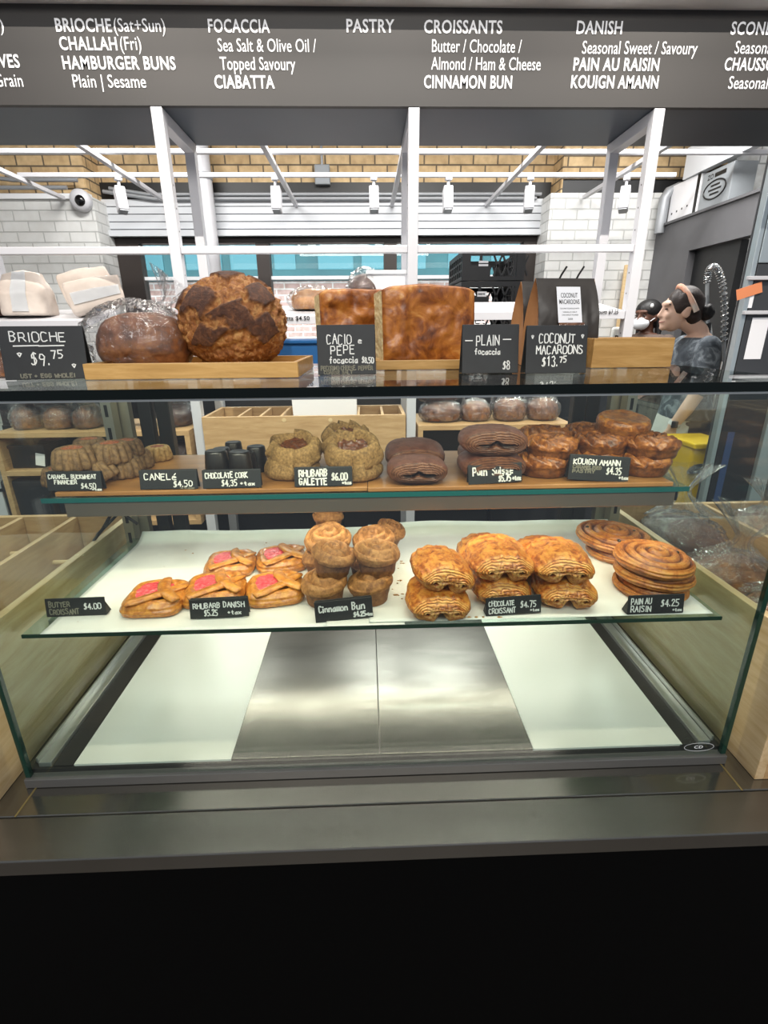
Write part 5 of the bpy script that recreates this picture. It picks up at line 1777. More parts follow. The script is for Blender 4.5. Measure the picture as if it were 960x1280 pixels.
focaccia('focaccia', 'whole focaccia slab with a bubbly golden top standing on edge', 476, 598, 356, ty2 + .045, .045, 2.1, tz2)
focaccia('focaccia', 'second focaccia slab half hidden behind the whole one', 402, 500, 361, ty2 + .105, .045, 6.4, tz2)
# macaroon bags
def mac_bag(label, x0, x1, ytop, y, z, front):
    a, b = at_y(x0, 440, y), at_y(x1, 440, y)
    H = at_y((x0 + x1) / 2, ytop, y)[2] - z
    W = b[0] - a[0]
    D = .075
    t = thing('macaroon_bag', label, 'paper bag', ((a[0] + b[0]) / 2, y, z), .12, 'black coconut macaroon bags')
    n, m = 30, 40
    def sheet(fn, flip):
        U, V = np.meshgrid(np.linspace(-1, 1, n), np.linspace(0, 1, m), indexing='ij')
        return MB().grid(fn(U, V), flip=flip)
    dep = lambda V: D / 2 * np.clip(1 - (V - .0) ** 3.0, 0.03, 1)
    wid = lambda V: W / 2 * (1 - .06 * np.sin(V * PI * .9) * 0 + .05 * (1 - V))
    cr = lambda U, V: .004 * fbm(np.stack([U * 3, V * 5, U * 0 + x0], -1), 4) * np.sin(V * PI)
    front_s = sheet(lambda U, V: np.stack([U * wid(V), -dep(V) + cr(U, V), V * H], -1), False)
    front_s.grid(np.stack([(lambda U, V: U * wid(V))(*np.meshgrid(np.linspace(-1, 1, n), np.linspace(0, 1, m), indexing='ij')),
                           (lambda U, V: dep(V) + 0 * U)(*np.meshgrid(np.linspace(-1, 1, n), np.linspace(0, 1, m), indexing='ij')),
                           (lambda U, V: V * H)(*np.meshgrid(np.linspace(-1, 1, n), np.linspace(0, 1, m), indexing='ij'))], -1), flip=True)
    obj('bag_body', front_s, M['bag_black'], t, smooth=180)
    for sg in (-1, 1):
        U, V = np.meshgrid(np.linspace(-1, 1, 13), np.linspace(0, 1, m), indexing='ij')
        fold = (1 - np.abs(U)) * .016 * np.clip(V * 1.3 - .1, 0, 1)
        obj('gusset', MB().grid(np.stack([sg * (wid(V) - fold), U * dep(V), V * H], -1), flip=sg < 0), M['kraft'], t, smooth=30, label='brown kraft gusset')
    if front:
        def fy(v):
            return -D / 2 * (1 - v ** 3) - .006
        lx0, lx1, lz0, lz1 = -.20 * W, .20 * W, .50 * H, .90 * H
        y0, y1 = fy(.5), fy(.9)
        lb = obj('paper_label', MB().poly([(lx0, y0, lz0), (lx1, y0, lz0), (lx1, y1, lz1), (lx0, y1, lz1)], (0, .0006, 0)), M['paper_white'], t, smooth=0, label='white printed label')
        mb = MB()
        P = lambda u, v: (lx0 + u * (lx1 - lx0), y0 + (y1 - y0) * v - .0006, lz0 + (lz1 - lz0) * v)
        for s, u0, u1, v0, cp in (('COCONUT', .16, .86, .70, .13), ('MACAROONS', .08, .93, .52, .13), ('COCONUT SUGAR EGG WHITE', .1, .9, .38, .035), ('VANILLA SALT', .2, .8, .28, .035), ('COCONUT FLAKES', .16, .84, .20, .035), ('250', .4, .6, .08, .05)):
            v, f = text_mb(s, 0)
            lo, hi = v[:, 0].min(), v[:, 0].max()
            mb.add([P(u0 + (q[0] - lo) / (hi - lo) * (u1 - u0), v0 + q[1] / .7 * cp) for q in v], f)
        obj('label_print', mb, M['black'], lb, smooth=0)
        wz0, wz1 = .2 * H, .50 * H
        yw = fy(.5) - .001
        U, V = np.meshgrid(np.linspace(-1, 1, 24), np.linspace(0, 1, 24), indexing='ij')
        q = np.stack([U * .21 * W, yw - .004 - .005 * np.abs(fbm(np.stack([U * 4, V * 4, U * 0], -1), 3)), wz0 + V * (wz1 - wz0)], -1)
        w = obj('window', MB().grid(q), M['loaf'], t, smooth=180, label='clear window showing brown macaroons')
        obj('window_film', MB().grid(q + np.array([0, -.002, 0])), M['plastic'], w, smooth=180)
    return t


mac_bag('black paper bag of coconut macaroons with a white label', 660, 734, 348, ty2 + .075, TG + .001, True)
mac_bag('black paper bag of coconut macaroons tucked behind the labelled one', 643, 711, 352, ty2 + .165, TG + .001, False)

# ================================================================== bread in the rack and bins
def on_shelf(px, y):
    """height of the tilted shelf surface at depth y"""
    return {0: zfl, 1: zfm, 2: zfr}[px] + .05 * (y - YR) / (YRB - .04 - YR)


def rx(px, py, y):
    return float(at_y(px, py, y)[0])


def paper_loaf_bag(label, px, y, w, h, d, rz=0, lie=0.0, si=0, base=None):
    t = thing('paper_bread_bag', label, 'paper bag', (rx(px, 390, y), y, (on_shelf(si, y) if base is None else base) + .002), rz, 'pale paper bread bags')
    n, m = 40, 30
    u = np.linspace(0, 2 * PI, n, endpoint=False)
    tt = np.linspace(0, 1, m)
    k = (np.abs(np.cos(u)) ** 5 + np.abs(np.sin(u)) ** 5) ** (-1 / 5)
    taper = np.interp(tt, [0, .02, .08, .6, .9, 1], [.0, .92, 1, .95, .8, .1])
    zz = np.interp(tt, [0, .02, .08, .6, .9, 1], [0, 0, .04, .6, .97, 1.0])
    dd = np.interp(tt, [0, .5, 1], [1, .95, .25])
    P = np.stack([(np.cos(u) * k)[:, None] * taper * w / 2, (np.sin(u) * k)[:, None] * taper * dd * d / 2, 0 * u[:, None] + zz * h], -1)
    P *= (1 + .10 * fbm(P * 14 + px, 4))[..., None]
    P[..., 2] = np.maximum(P[..., 2], 0)
    R = rot(0, lie, 0)
    P = P @ R.T
    P[..., 2] -= P[..., 2].min()
    obj('bag', MB().grid(P, True, False), M['bag_white'], t, smooth=60)
    j0, j1 = int(m * .15), int(m * .93)
    q = P.mean(axis=(0, 1))
    # white paper band running over the front
    sel = [i for i in range(n) if np.cos(u[i] + PI / 2) > .90]
    sel.sort(key=lambda i: -((u[i] - 1.5 * PI)))
    B = P[sel][:, j0:j1]
    Bc = (B - q) * 1.02 + q + np.array([0, -.002, 0])
    obj('paper_band', MB().grid(Bc).grid(Bc, flip=True), M['white'], t, smooth=180, label='white paper band')
    return t


paper_loaf_bag('upright pale paper bread bag with a white band at the left of the rack shelf', 38, 2.10, .17, .155, .13, .1)
paper_loaf_bag('pale paper bread bag lying at the right end of the left rack shelf', 92, 2.07, .12, .20, .075, .1, 1.35)
paper_loaf_bag('pale paper bread bag lying behind the other two on the left rack shelf', 88, 2.24, .14, .19, .09, .1, 1.3)
lo = thing('bread_loaf', 'dark red brown loaf at the far left end of the rack shelf', 'bread', (rx(-6, 385, 2.12), 2.12, on_shelf(0, 2.12)))
obj('loaf', loaf_mb(.13, .2, .11, seed=9), M['loaf_dark'], lo, smooth=180)
bagged('bagged_loaf', 'bagged brown loaf on the low white shelf behind the BRIOCHE sign', 'bread', (rx(2, 465, 2.16), 2.16, zlow + .001), (.2, .13, .1), M['loaf'], .2, 4.1, group='bagged loaves in the rack')
bagged('bagged_loaf', 'pale bagged loaf on the middle rack shelf beside the round loaf', 'bread', (rx(392, 385, 2.16), 2.16, on_shelf(1, 2.16)), (.17, .1, .075), M['loaf_pale'], .1, 2.1, group='bagged loaves in the rack')
bagged('bagged_loaf', 'dark bagged loaf peeping over the top of the focaccia', 'bread', (rx(457, 352, 2.2), 2.2, on_shelf(1, 2.2)), (.14, .12, .125), M['loaf_dark'], .4, 6.2, group='bagged loaves in the rack')
wb = thing('white_box', 'flat white carton on the middle rack shelf above the focaccia', 'box', (rx(482, 352, 2.22), 2.22, on_shelf(1, 2.2)))
obj('carton', MB().box((0, 0, .062), (.15, .13, .12)), M['white'], wb, smooth=0, bevel=.003)
obj('lid', MB().box((0, -.002, .128), (.158, .138, .014)), M['white'], wb, smooth=0, bevel=.002)
# right wooden unit
zz_ = zR1 + .001
for px, w, d, h, mt, lab, s_ in ((550, .155, .13, .075, 'loaf', 'bagged brown loaf first from the middle post on the right wooden shelf', 1.2),
                                 (592, .115, .11, .075, 'loaf', 'bagged brown loaf second from the middle post on the right wooden shelf', 2.7),
                                 (634, .125, .12, .085, 'loaf', 'bagged brown loaf third from the middle post on the right wooden shelf', 4.6),
                                 (675, .115, .12, .085, 'loaf', 'bagged brown loaf furthest from the middle post on the right wooden shelf', 7.9)):
    bagged('bagged_loaf', lab, 'bread', (rx(px, 525, 2.12), 2.10, zz_), (w, d, h), M[mt], .1 * s_, s_, ((.7, 0, .5), .05, (w * .45, 0, h * .6)), 'plastic_milky', 'bagged loaves in the rack')
bagged('bagged_loaf', 'dark bagged loaf stacked on the first loaf of the right wooden shelf', 'bread', (rx(548, 505, 2.14), 2.13, zz_ + .077), (.16, .12, .05), M['loaf_dark'], .3, 8.3, None, 'plastic', 'bagged loaves in the rack')
bagged('bagged_loaf', 'dark bagged loaf inside the right wooden shelf unit', 'bread', (rx(640, 560, 2.15), 2.15, zR1 - .198), (.22, .14, .09), M['loaf_dark'], .1, 1.9, None, 'plastic', 'bagged loaves in the rack')
# left wooden unit
zz_ = zL1 + .001
for px, lab, s_, w in ((38, 'bagged brown loaf at the left on the left wooden shelf', 1.6, .11), (78, 'bagged brown loaf in the middle on the left wooden shelf', 3.9, .115), (112, 'bagged brown loaf at the right on the left wooden shelf', 5.5, .10)):
    bagged('bagged_loaf', lab, 'bread', (rx(px, 530, 2.1), 2.1, zz_), (w, .13, .085), M['loaf'], .1, s_, ((.5, -.4, .5), .06, (w * .4, -.03, .06)), 'plastic_milky', 'bagged loaves in the rack')
bagged('bagged_loaf', 'dark bagged loaf stacked on the left wooden shelf loaves', 'bread', (rx(58, 505, 2.12), 2.12, zz_ + .088), (.2, .12, .07), M['loaf_dark'], .1, 2.2, None, 'plastic', 'bagged loaves in the rack')
bagged('bagged_loaf', 'dark loaf on the left wooden shelf just beside the left rack post', 'bread', (rx(222, 530, 2.12), 2.12, zz_), (.13, .14, .085), M['loaf_dark'], .1, 6.6, None, 'plastic', 'bagged loaves in the rack')
bagged('bagged_loaf', 'dark loaf inside the left wooden unit beside the left rack post', 'bread', (rx(226, 565, 2.12), 2.12, zL2 + .001), (.12, .14, .08), M['loaf_dark'], .1, 7.1, None, 'plastic', 'bagged loaves in the rack')
# black basket
bk = thing('black_basket', 'black plastic basket with white end tags inside the left wooden unit', 'basket', (rx(46, 585, 2.12), 2.12, zL2 + .001))
mb = MB()
for sx in (-1, 1):
    mb.box((sx * .1, 0, .045), (.006, .16, .09))
for sy in (-1, 1):
    mb.box((0, sy * .08, .045), (.2, .006, .09))
    mb.box((0, sy * .084, .088), (.21, .012, .012))
mb.box((0, 0, .003), (.2, .16, .006))
obj('basket_body', mb, M['crate'], bk, smooth=0)
for sx in (-1, 1):
    obj('end_tag', MB().box((sx * .078, -.0845, .034), (.036, .002, .05), rot(0, sx * .2, 0)), M['white'], bk, smooth=0)
bx = thing('dark_bin', 'dark lidded bin below the left wooden shelf', 'bin', (rx(25, 620, 2.12), 2.14, zL2 - .219))
obj('bin_body', MB().box((0, 0, .09), (.4, .26, .17), None, 0, 1.04), M['dark_cab'], bx, smooth=0, bevel=.008)
obj('handle', MB().bar((-.05, -.137, .14), (.05, -.137, .14), .012), M['black'], bx, smooth=0)

# bagged bread in the right bin
BZ = .881
for px, py, y, dims, mt, lab, s_, nk in (
        (815, 680, 1.13, (.17, .19, .10), 'loaf_dark', 'large crinkled bag of dark bread at the rear of the right bin', 2.5, ((.1, .35, .9), .13, (.01, .03, .10))),
        (905, 690, .94, (.16, .135, .085), 'loaf', 'twist tied clear bag of bread in the middle of the right bin', 5.2, ((.1, -.1, 1), .13, (0, 0, .07))),
        (944, 735, .775, (.16, .13, .085), 'loaf', 'twist tied clear bag of bread at the front of the right bin', 8.8, ((.15, -.2, 1), .14, (0, 0, .07)))):
    x = min(max(rx(px, py, y), .668 + dims[0] * .6), .905 - dims[0] * .6)
    bagged('bagged_loaf', lab, 'bread', (x, y, BZ), dims, M[mt], 0, s_, nk, 'plastic', 'bagged bread in the right bin', grow=1.1)
for px, py, y, lab, s_ in ((903, 632, 1.18, 'small tied bag behind the divider of the right bin', 1.4), (955, 640, .99, 'small tied bag at the right edge behind the bin divider', 3.3)):
    bagged('bagged_loaf', lab, 'bread', (max(rx(px, py, y), 1.01), y, BZ), (.13, .15, .09), M['loaf'], 0, s_, ((0, 0, 1), .10, (0, 0, .08)), 'plastic', 'bagged bread in the right bin')

# ================================================================== kitchen things
bt = thing('blue_tub', 'blue plastic tub on the dark cabinet behind the round loaf', 'tub', (rx(368, 440, 2.72), 2.75, 1.1205))
mb = MB()
mb.box((0, 0, .13), (.34, .24, .26), None, 0, 1.06)
obj('tub_body', mb, M['blue'], bt, smooth=0, bevel=.015)
obj('tub_rim', MB().box((0, 0, .262), (.385, .28, .022)), M['blue'], bt, smooth=0, bevel=.006)
obj('tub_lid', MB().box((0, 0, .277), (.37, .265, .01)), M['white'], bt, smooth=0, bevel=.004)
# stacked bread crates
CW, CD, CH = at_y(655, 350, 2.6)[0] - at_y(577, 350, 2.6)[0], .4, .132
cx = (at_y(655, 350, 2.6)[0] + at_y(577, 350, 2.6)[0]) / 2


def crate():
    t = thing('bread_crate', 'x', 'crate', (0, 0, 0), 0, 'stacked black bread crates')
    mb = MB()
    w, d, h, th = CW, CD, CH - .004, .012
    for sy in (-1, 1):
        y = sy * (d / 2 - th / 2)
        mb.box((0, y, h - .011), (w, th, .022)).box((0, y, .009), (w, th, .018))
        for x in (-w / 2 + .02, w / 2 - .02, -.06, .10):
            mb.box((x, y, h / 2), (.04 if abs(x) > .11 else .012, th, h - .02))
        # lattice at the right of the face, slot panel at the left
        mb.box((-w / 2 + .085, y, h * .32), (.10, th, .05))
        for k in range(4):
            x = .02 + k * .042
            for sg in (-1, 1):
                mb.bar((x - .018, y, .02), (x + .018, y, h - .022) if sg > 0 else (x - .018, y, .02), .007, .008) if sg > 0 else mb.bar((x + .018, y, .02), (x - .018, y, h - .022), .007, .008)
    for sx in (-1, 1):
        x = sx * (w / 2 - th / 2)
        mb.box((x, 0, h - .011), (th, d, .022)).box((x, 0, .009), (th, d, .018))
        for k in range(7):
            mb.box((x, -d / 2 + .04 + k * (d - .08) / 6, h / 2), (th, .012, h - .02))
        for z in (.045, .08):
            mb.box((x, 0, z), (th * .8, d, .008))
    mb.box((0, 0, .004), (w, d, .008))
    obj('crate_body', mb, M['crate'], t, smooth=0)
    mb = MB()
    for k in range(2):
        mb.box((-w / 2 + .10, -d / 2 - .0006, h * .62 - k * .014), (.045, .001, .009))
    obj('white_print', mb, M['paper_white'], t, smooth=0)
    return Kind(t)


ck = crate()
names = ['bottom', 'second', 'third', 'fourth', 'fifth', 'top']
for k, nme in enumerate(names[:5] if True else names):
    ck.put('black slatted bread crate, %s of the stack by the right windows' % ('topmost' if k == 4 else nme + ' from below' if k else 'lowest'), (cx, 2.6 + CD / 2, 1.1205 + k * CH), (0, 0, 0))
# hooks and peel on the white brick
for px, lab in ((697, 'black wall hook above the left macaroon bag'), (718, 'black wall hook above the macaroon label'), (739, 'black wall hook above the right edge of the macaroon bag'), (784, 'black wall hook inside the right rack frame')):
    p = at_y(px, 345, 5.19)
    t = obj('wall_hook', MB().tube([(p[0] - .03, 5.197, p[2] - .08), (p[0] - .02, 5.12, p[2] - .07), (p[0], 5.09, p[2]), (p[0] + .04, 5.08, p[2] + .07)], .009, 8), M['black'])
    tag(t, lab, 'hook', 'black wall hooks')
p = at_y(776, 400, 5.1)
t = thing('wooden_peel', "pale wooden baker's peel hanging inside the right rack frame", 'peel', (p[0], 5.12, 1.0))
obj('handle', MB().box((0, 0, .62), (.05, .03, .75)), M['oak_edge'], t, smooth=0, bevel=.006)
obj('blade', MB().box((0, 0, .12), (.3, .025, .3)), M['oak_edge'], t, smooth=0, bevel=.006)
p = at_y(776, 410, 3.4)
t = thing('tote_bag', 'white cloth bag with black letters seen low inside the right rack frame', 'bag', (p[0], 3.4, 1.12))
obj('cloth', MB().box((0, 0, .16), (.13, .05, .32), None, 0, .85), M['apron'], t, smooth=0, bevel=.015)
for s, dz in (('BLA', .235), ('BAK', .185)):
    v, f = text_mb(s, 1)
    obj('printed_letters', MB().add(np.stack([-.045 + v[:, 0] * .05, np.full(len(v), -.0262), dz + v[:, 1] * .05], 1), f), M['black'], t, smooth=0)
obj('stand', MB().box((0, 0, -.56), (.2, .12, 1.12)), M['dark_cab'], t, smooth=0)
# boxes on top of the grey partition
def carton(label, x0, x1, yb, yt, mat, dep, marks, ring=False):
    a, b = at_x(x0, yb, XP + .03), at_x(x1, yb - (x1 - x0) * .34, XP + .03)
    h = at_x((x0 + x1) / 2, (yb + yt) / 2, XP + .03)[2]
    zt = ztop + .021
    hh = at_x(x0, yt, XP + .03)[2] - zt
    t = thing('carton', label, 'box', (XP + .05, (a[1] + b[1]) / 2, zt), world=True)
    obj('box', MB().span((XP + .02, min(a[1], b[1]), zt), (XP + .02 + dep, max(a[1], b[1]), zt + hh)), mat, t, smooth=0, bevel=.003)
    L = abs(a[1] - b[1])
    for kind, u, v, w, h_ in marks:
        y = max(a[1], b[1]) - u * L
        if kind == 'bar':
            obj('printed_mark', MB().span((XP + .0185, y - w * L, zt + v * hh), (XP + .0195, y, zt + (v + h_) * hh)), M['black'], t, smooth=0)
        else:
            vv, f = text_mb(kind, 1)
            lo, hi = vv[:, 0].min(), vv[:, 0].max()
            obj('printed_words', MB().add(np.stack([np.full(len(vv), XP + .0185), y - (vv[:, 0] - lo) / (hi - lo) * w * L, zt + v * hh + vv[:, 1] / .7 * h_ * hh], 1), f), M['black'], t, smooth=0)
    if ring:
        cy, cz = max(a[1], b[1]) - .49 * L, zt + .47 * hh
        obj('printed_oval', MB().tube([(XP + .0186, cy + .36 * L * math.cos(q), cz + .24 * hh * math.sin(q)) for q in np.linspace(0, 2 * PI, 40)], .006, 6), M['black'], t)
    return t


carton('white carton with drawings standing on the grey partition', 836, 871, 272, 236, M['paper_white'], .18,
       [('bar', .12, .2, .04, .05), ('bar', .3, .22, .04, .05), ('bar', .48, .24, .04, .05), ('bar', .66, .26, .04, .05), ('bar', .9, 0, .1, 1.0)])
carton('grey carton with a black oval print standing on the grey partition', 874, 912, 259, 222, M['grey_plastic'], .18,
       [('ZO', .18, .78, .2, .13), ('bar', .42, .79, .36, .11), ('bar', .34, .56, .3, .05), ('bar', .28, .45, .42, .05), ('bar', .34, .34, .3, .05)], True)
# framed dark panel and tap in the wash-up
t = thing('framed_panel', 'grey framed dark panel on the white tiles of the wash-up', 'panel', (3.72, 3.6, 1.5), world=True)
a, b = at_x(905, 390, 3.74), at_x(940, 330, 3.74)
z0, z1 = at_x(900, 405, 3.74)[2], at_x(905, 335, 3.74)[2]
obj('frame', MB().span((3.70, b[1] - .5, z0 - .05), (3.749, a[1] + .12, z1 + .1)), M['fridge_edge'], t, smooth=0, bevel=.01)
obj('panel', MB().span((3.69, b[1] - .4, z0), (3.701, a[1] + .02, z1)), M['fridge'], t, smooth=0)
yt_ = 3.62
p = lambda px, py: at_y(px, py, yt_)
t = thing('spray_tap', 'chrome pre-rinse spray tap with a coiled spring arch', 'tap', (p(890, 450)[0], yt_, .92), world=True)
ctr = [(905, 452), (905, 420), (906, 385), (903, 352), (897, 336), (891, 333), (886, 338), (884, 352), (884, 380), (885, 405)]
pts = np.array([p(*q) for q in ctr])
ts = np.linspace(0, len(pts) - 1, 90)
fine = np.stack([np.interp(ts, range(len(pts)), pts[:, k]) for k in range(3)], 1)
for _ in range(6):
    fine[1:-1] = (fine[:-2] + fine[1:-1] * 2 + fine[2:]) / 4
obj('hose', MB().tube(fine, .012, 10), M['grey_plastic'], t)
sp = []
N = 900
tt = np.linspace(8, 70, N)
for i, q in enumerate(tt):
    j = int(q)
    c = fine[j] + (fine[min(j + 1, 89)] - fine[j]) * (q - j)
    d = fine[min(j + 1, 89)] - fine[max(j - 1, 0)]
    d /= np.linalg.norm(d)
    a_ = np.cross(d, [0, 1, 0])
    a_ /= np.linalg.norm(a_)
    b_ = np.cross(d, a_)
    th = i / N * 2 * PI * 34
    sp.append(c + .020 * (math.cos(th) * a_ + math.sin(th) * b_))
obj('spring', MB().tube(sp, .004, 6), M['chrome'], t)
q = p(886, 415)
obj('spray_head', MB().tube([p(885, 405), p(886, 418), p(888, 432), p(890, 440)], [.02, .024, .02, .034], 14), M['chrome'], t)
obj('grip', MB().tube([p(884, 404), p(884, 420)], .025, 12), M['black'], t)
obj('trigger', MB().tube([p(893, 420), p(897, 428), p(893, 436)], .007, 8), M['black'], t)
q = p(905, 452)
obj('riser', MB().tube([(q[0], yt_, .92), (q[0], yt_, q[2])], .016, 12), M['chrome'], t)
t = thing('steel_sink', 'steel sink bench below the spray tap', 'sink', (2.3, 3.6, 0), world=True)
obj('bench_top', MB().span((2.08, 3.4, .88), (2.62, 3.9, .92)), M['steel'], t, smooth=0, bevel=.005)
obj('bench_front', MB().span((2.1, 3.42, .55), (2.6, 3.88, .879)), M['steel'], t, smooth=0)
for x in (2.12, 2.58):
    for y in (3.45, 3.85):
        obj('leg', MB().tube([(x, y, 0), (x, y, .55)], .02, 12), M['chrome'], t)
p_ = at_x(907, 408, 3.75)
t = obj('round_stopcock', MB().tube([(3.745, p_[1], p_[2]), (3.69, p_[1], p_[2])], .05, 14), M['black'])
tag(t, 'round black stopcock on the white wash-up tiles', 'tap')
# yellow mop bucket
yb2 = 2.43
a, b = at_y(862, 600, yb2), at_y(908, 600, yb2)
w = b[0] - a[0]
ztp = at_y(885, 556, yb2)[2]
t = thing('mop_bucket', 'yellow mop bucket with wringer on the floor beside the steel screen', 'mop bucket', ((a[0] + b[0]) / 2, yb2 + .15, 0))
obj('bucket', MB().box((0, 0, .22), (w * 1.0, .34, .32), None, 0, 1.12), M['yellow'], t, smooth=0, bevel=.02)
mb = MB().box((0, 0, .38 + (ztp - .38) / 2), (w * .96, .24, ztp - .38), None, 0, 1.08)
obj('wringer', mb, M['yellow'], t, smooth=0, bevel=.014)
obj('wringer_lip', MB().box((0, -.01, ztp - .01), (w * 1.1, .28, .03)), M['yellow'], t, smooth=0, bevel=.008)
th = np.linspace(.2, PI - .4, 12)
obj('handle', MB().tube([(-.05 + .06 * math.cos(x), -.15, ztp - .16 + .05 * math.sin(x)) for x in th], .014, 8), M['black'], t)
obj('lever', MB().tube([(-w * .55, -.14, ztp - .14), (-.02, -.145, ztp - .14)], .012, 8), M['chrome'], t)
obj('red_stripe', MB().box((0, -.186, .12), (w * .9, .006, .02)), M['red'], t, smooth=0)
for sx in (-1, 1):
    for sy in (-1, 1):
        obj('caster', MB().tube([(sx * w * .38 - .012, sy * .12, .032), (sx * w * .38 + .012, sy * .12, .032)], .032, 14), M['black'], t)
obj('caster_plate', MB().box((0, 0, .06), (w * .9, .3, .01)), M['crate'], t, smooth=0)

# fridge on the right
yf = 2.3
xa = at_y(914, 450, yf)[0]
fr = thing('steel_screen', 'tall dark steel screen with papers and clip bars at the right edge', 'screen', (xa + .4, yf, 0), world=True)
obj('back_sheet', MB().span((xa, yf + .03, 0), (xa + .8, yf + .045, 2.1)), M['fridge'], fr, smooth=0, bevel=.004)
zd = at_y(940, 330, yf)[2]
zm_ = at_y(930, 470, yf)[2]
obj('upper_panel', MB().span((xa + .028, yf, zd + .004), (xa + .8, yf + .03, 2.1)), M['fridge_edge'], fr, smooth=0, bevel=.003, label='pale steel upper panel')
d = obj('middle_panel', MB().span((xa + .028, yf, zm_ + .004), (xa + .8, yf + .03, zd)), M['fridge'], fr, smooth=0, bevel=.003)
d2 = obj('lower_panel', MB().span((xa + .028, yf, .1), (xa + .8, yf + .03, zm_ - .03)), M['black_wall'], fr, smooth=0, bevel=.003)
obj('edge_strip', MB().span((xa, yf - .004, .0), (xa + .022, yf + .03, 2.1)), M['fridge_edge'], fr, smooth=0, bevel=.003, label='bright steel edge strip')
obj('cross_rail', MB().span((xa + .03, yf - .03, zm_ - .028), (xa + .8, yf - .002, zm_)), M['white_steel'], fr, smooth=0, bevel=.003)
xb_ = at_y(942, 580, yf)[0]
obj('screen_post', MB().span((xb_, yf - .025, .06), (xb_ + .07, yf - .001, zm_ - .035)), M['fridge_edge'], fr, smooth=0, bevel=.003, label='pale upright post')


def paper_on(nm, label, cat, x0, x1, y0, y1, mat, rz=0, dy=.002):
    a, b = at_y(x0, y1, yf), at_y(x1, y0, yf)
    c = ((a[0] + b[0]) / 2, yf - dy, (a[2] + b[2]) / 2)
    o = obj(nm, MB().box((0, 0, 0), (b[0] - a[0], .001, b[2] - a[2]), rot(0, rz, 0)), mat, smooth=0)
    o.location = c
    return tag(o, label, cat)


paper_on('paper_sheet', 'white printed sheet hanging from the lower clip bar of the steel screen', 'paper', 929, 962, 397, 449, M['paper_white'])
paper_on('paper_sheet', 'small white docket hanging from the upper clip bar of the steel screen', 'paper', 928, 944, 362, 385, M['paper_white'], 0)
paper_on('paper_sheet', 'orange docket hanging crooked from the upper clip bar of the steel screen', 'paper', 918, 952, 357, 371, M['orange'], -.3, .008)
paper_on('blue_sheet', 'dark blue sheet on the lower part of the steel screen', 'sheet', 889, 910, 540, 670, M['blue_dim'], .0)
for y0, lab in ((348, 'upper white clip bar on the steel screen'), (391, 'lower white clip bar on the steel screen')):
    a, b = at_y(927 if y0 > 360 else 932, y0, yf), at_y(985, y0, yf)
    t = obj('clip_bar', MB().span((a[0], yf - .02, a[2] - .008), (b[0], yf - .0005, a[2] + .008)), M['white_steel'], smooth=0, bevel=.003)
    tag(t, lab, 'clip bar')

# ================================================================== people
def fuse(name, mb, mat, parent, voxel=.008, smooth_it=2, label=None):
    """one continuous skin over the given volumes"""
    me = bpy.data.meshes.new('t')
    me.from_pydata(mb.v, [], mb.f)
    o = bpy.data.objects.new('t', me)
    COL.objects.link(o)
    r = o.modifiers.new('r', 'REMESH')
    r.mode, r.voxel_size = 'VOXEL', voxel
    s = o.modifiers.new('s', 'SMOOTH')
    s.factor, s.iterations = .5, smooth_it
    dg = bpy.context.evaluated_depsgraph_get()
    m2 = bpy.data.meshes.new_from_object(o.evaluated_get(dg))
    bpy.data.objects.remove(o)
    m2.name = name
    m2.materials.clear()
    m2.materials.append(mat)
    m2.polygons.foreach_set('use_smooth', [True] * len(m2.polygons))
    q = bpy.data.objects.new(name, m2)
    link(q, parent)
    if label:
        q['label'] = label
    return q


def limb(mb, pts, rad, flat=1.0, n=16):
    pts, rad = np.array(pts, float), np.array(rad, float)
    ts = np.linspace(0, len(pts) - 1, len(pts) * 5)
    P = np.stack([np.interp(ts, range(len(pts)), pts[:, k]) for k in range(3)], 1)
    for _ in range(3):
        P[1:-1] = (P[:-2] + 2 * P[1:-1] + P[2:]) / 4
    R = np.interp(ts, range(len(pts)), rad)
    mb.tube(P, R, n, flat=flat)
    for p, r in ((pts[0], rad[0]), (pts[-1], rad[-1])):
        mb.ball(p, r * .98, 14, 10)


def torso(mb, rows, g=0.0, n=32):
    """rows of (z, centre x, half depth x, half width y)"""
    th = np.linspace(0, 2 * PI, n, endpoint=False)
    rows = np.array(rows, float)
    zi = np.linspace(rows[0, 0], rows[-1, 0], 40)
    C = [np.interp(zi, rows[:, 0], rows[:, k]) for k in (1, 2, 3)]
    P = np.stack([C[0][None] + np.cos(th)[:, None] * (C[1] + g)[None], np.sin(th)[:, None] * (C[2] + g)[None], zi[None] + 0 * th[:, None]], -1)
    o = len(mb.v)
    mb.grid(P, True, False)
    mb.f += [tuple(o + i * 40 for i in reversed(range(n))), tuple(o + i * 40 + 39 for i in range(n))]
    mb.mi += [0, 0]


def head_mb(mb, c):
    """head looking along -X"""
    x, y, z = c
    mb.ball((x + .012, y, z + .018), (.095, .076, .098), 28, 20)
    mb.ball((x - .030, y, z - .035), (.062, .060, .078), 24, 16)
    mb.ball((x - .075, y, z - .088), (.020, .026, .020), 16, 10)
    limb(mb, [(x - .086, y, z + .018), (x - .100, y, z - .016), (x - .106, y, z - .026)], [.009, .0105, .012], n=12)
    mb.ball((x - .100, y, z - .030), (.012, .017, .010), 14, 10)
    mb.ball((x - .088, y, z - .056), (.012, .024, .009), 14, 10)
    mb.ball((x - .086, y, z - .068), (.012, .022, .009), 14, 10)
    mb.ball((x - .074, y, z + .035), (.022, .055, .018), 18, 10)
    for s in (-1, 1):
        mb.ball((x - .062, y + s * .036, z - .025), (.026, .022, .026), 14, 10)
        mb.ball((x + .012, y + s * .076, z - .012), (.022, .010, .032), 14, 10)
        mb.ball((x + .018, y + s * .082, z + .006), (.018, .008, .016), 12, 8)


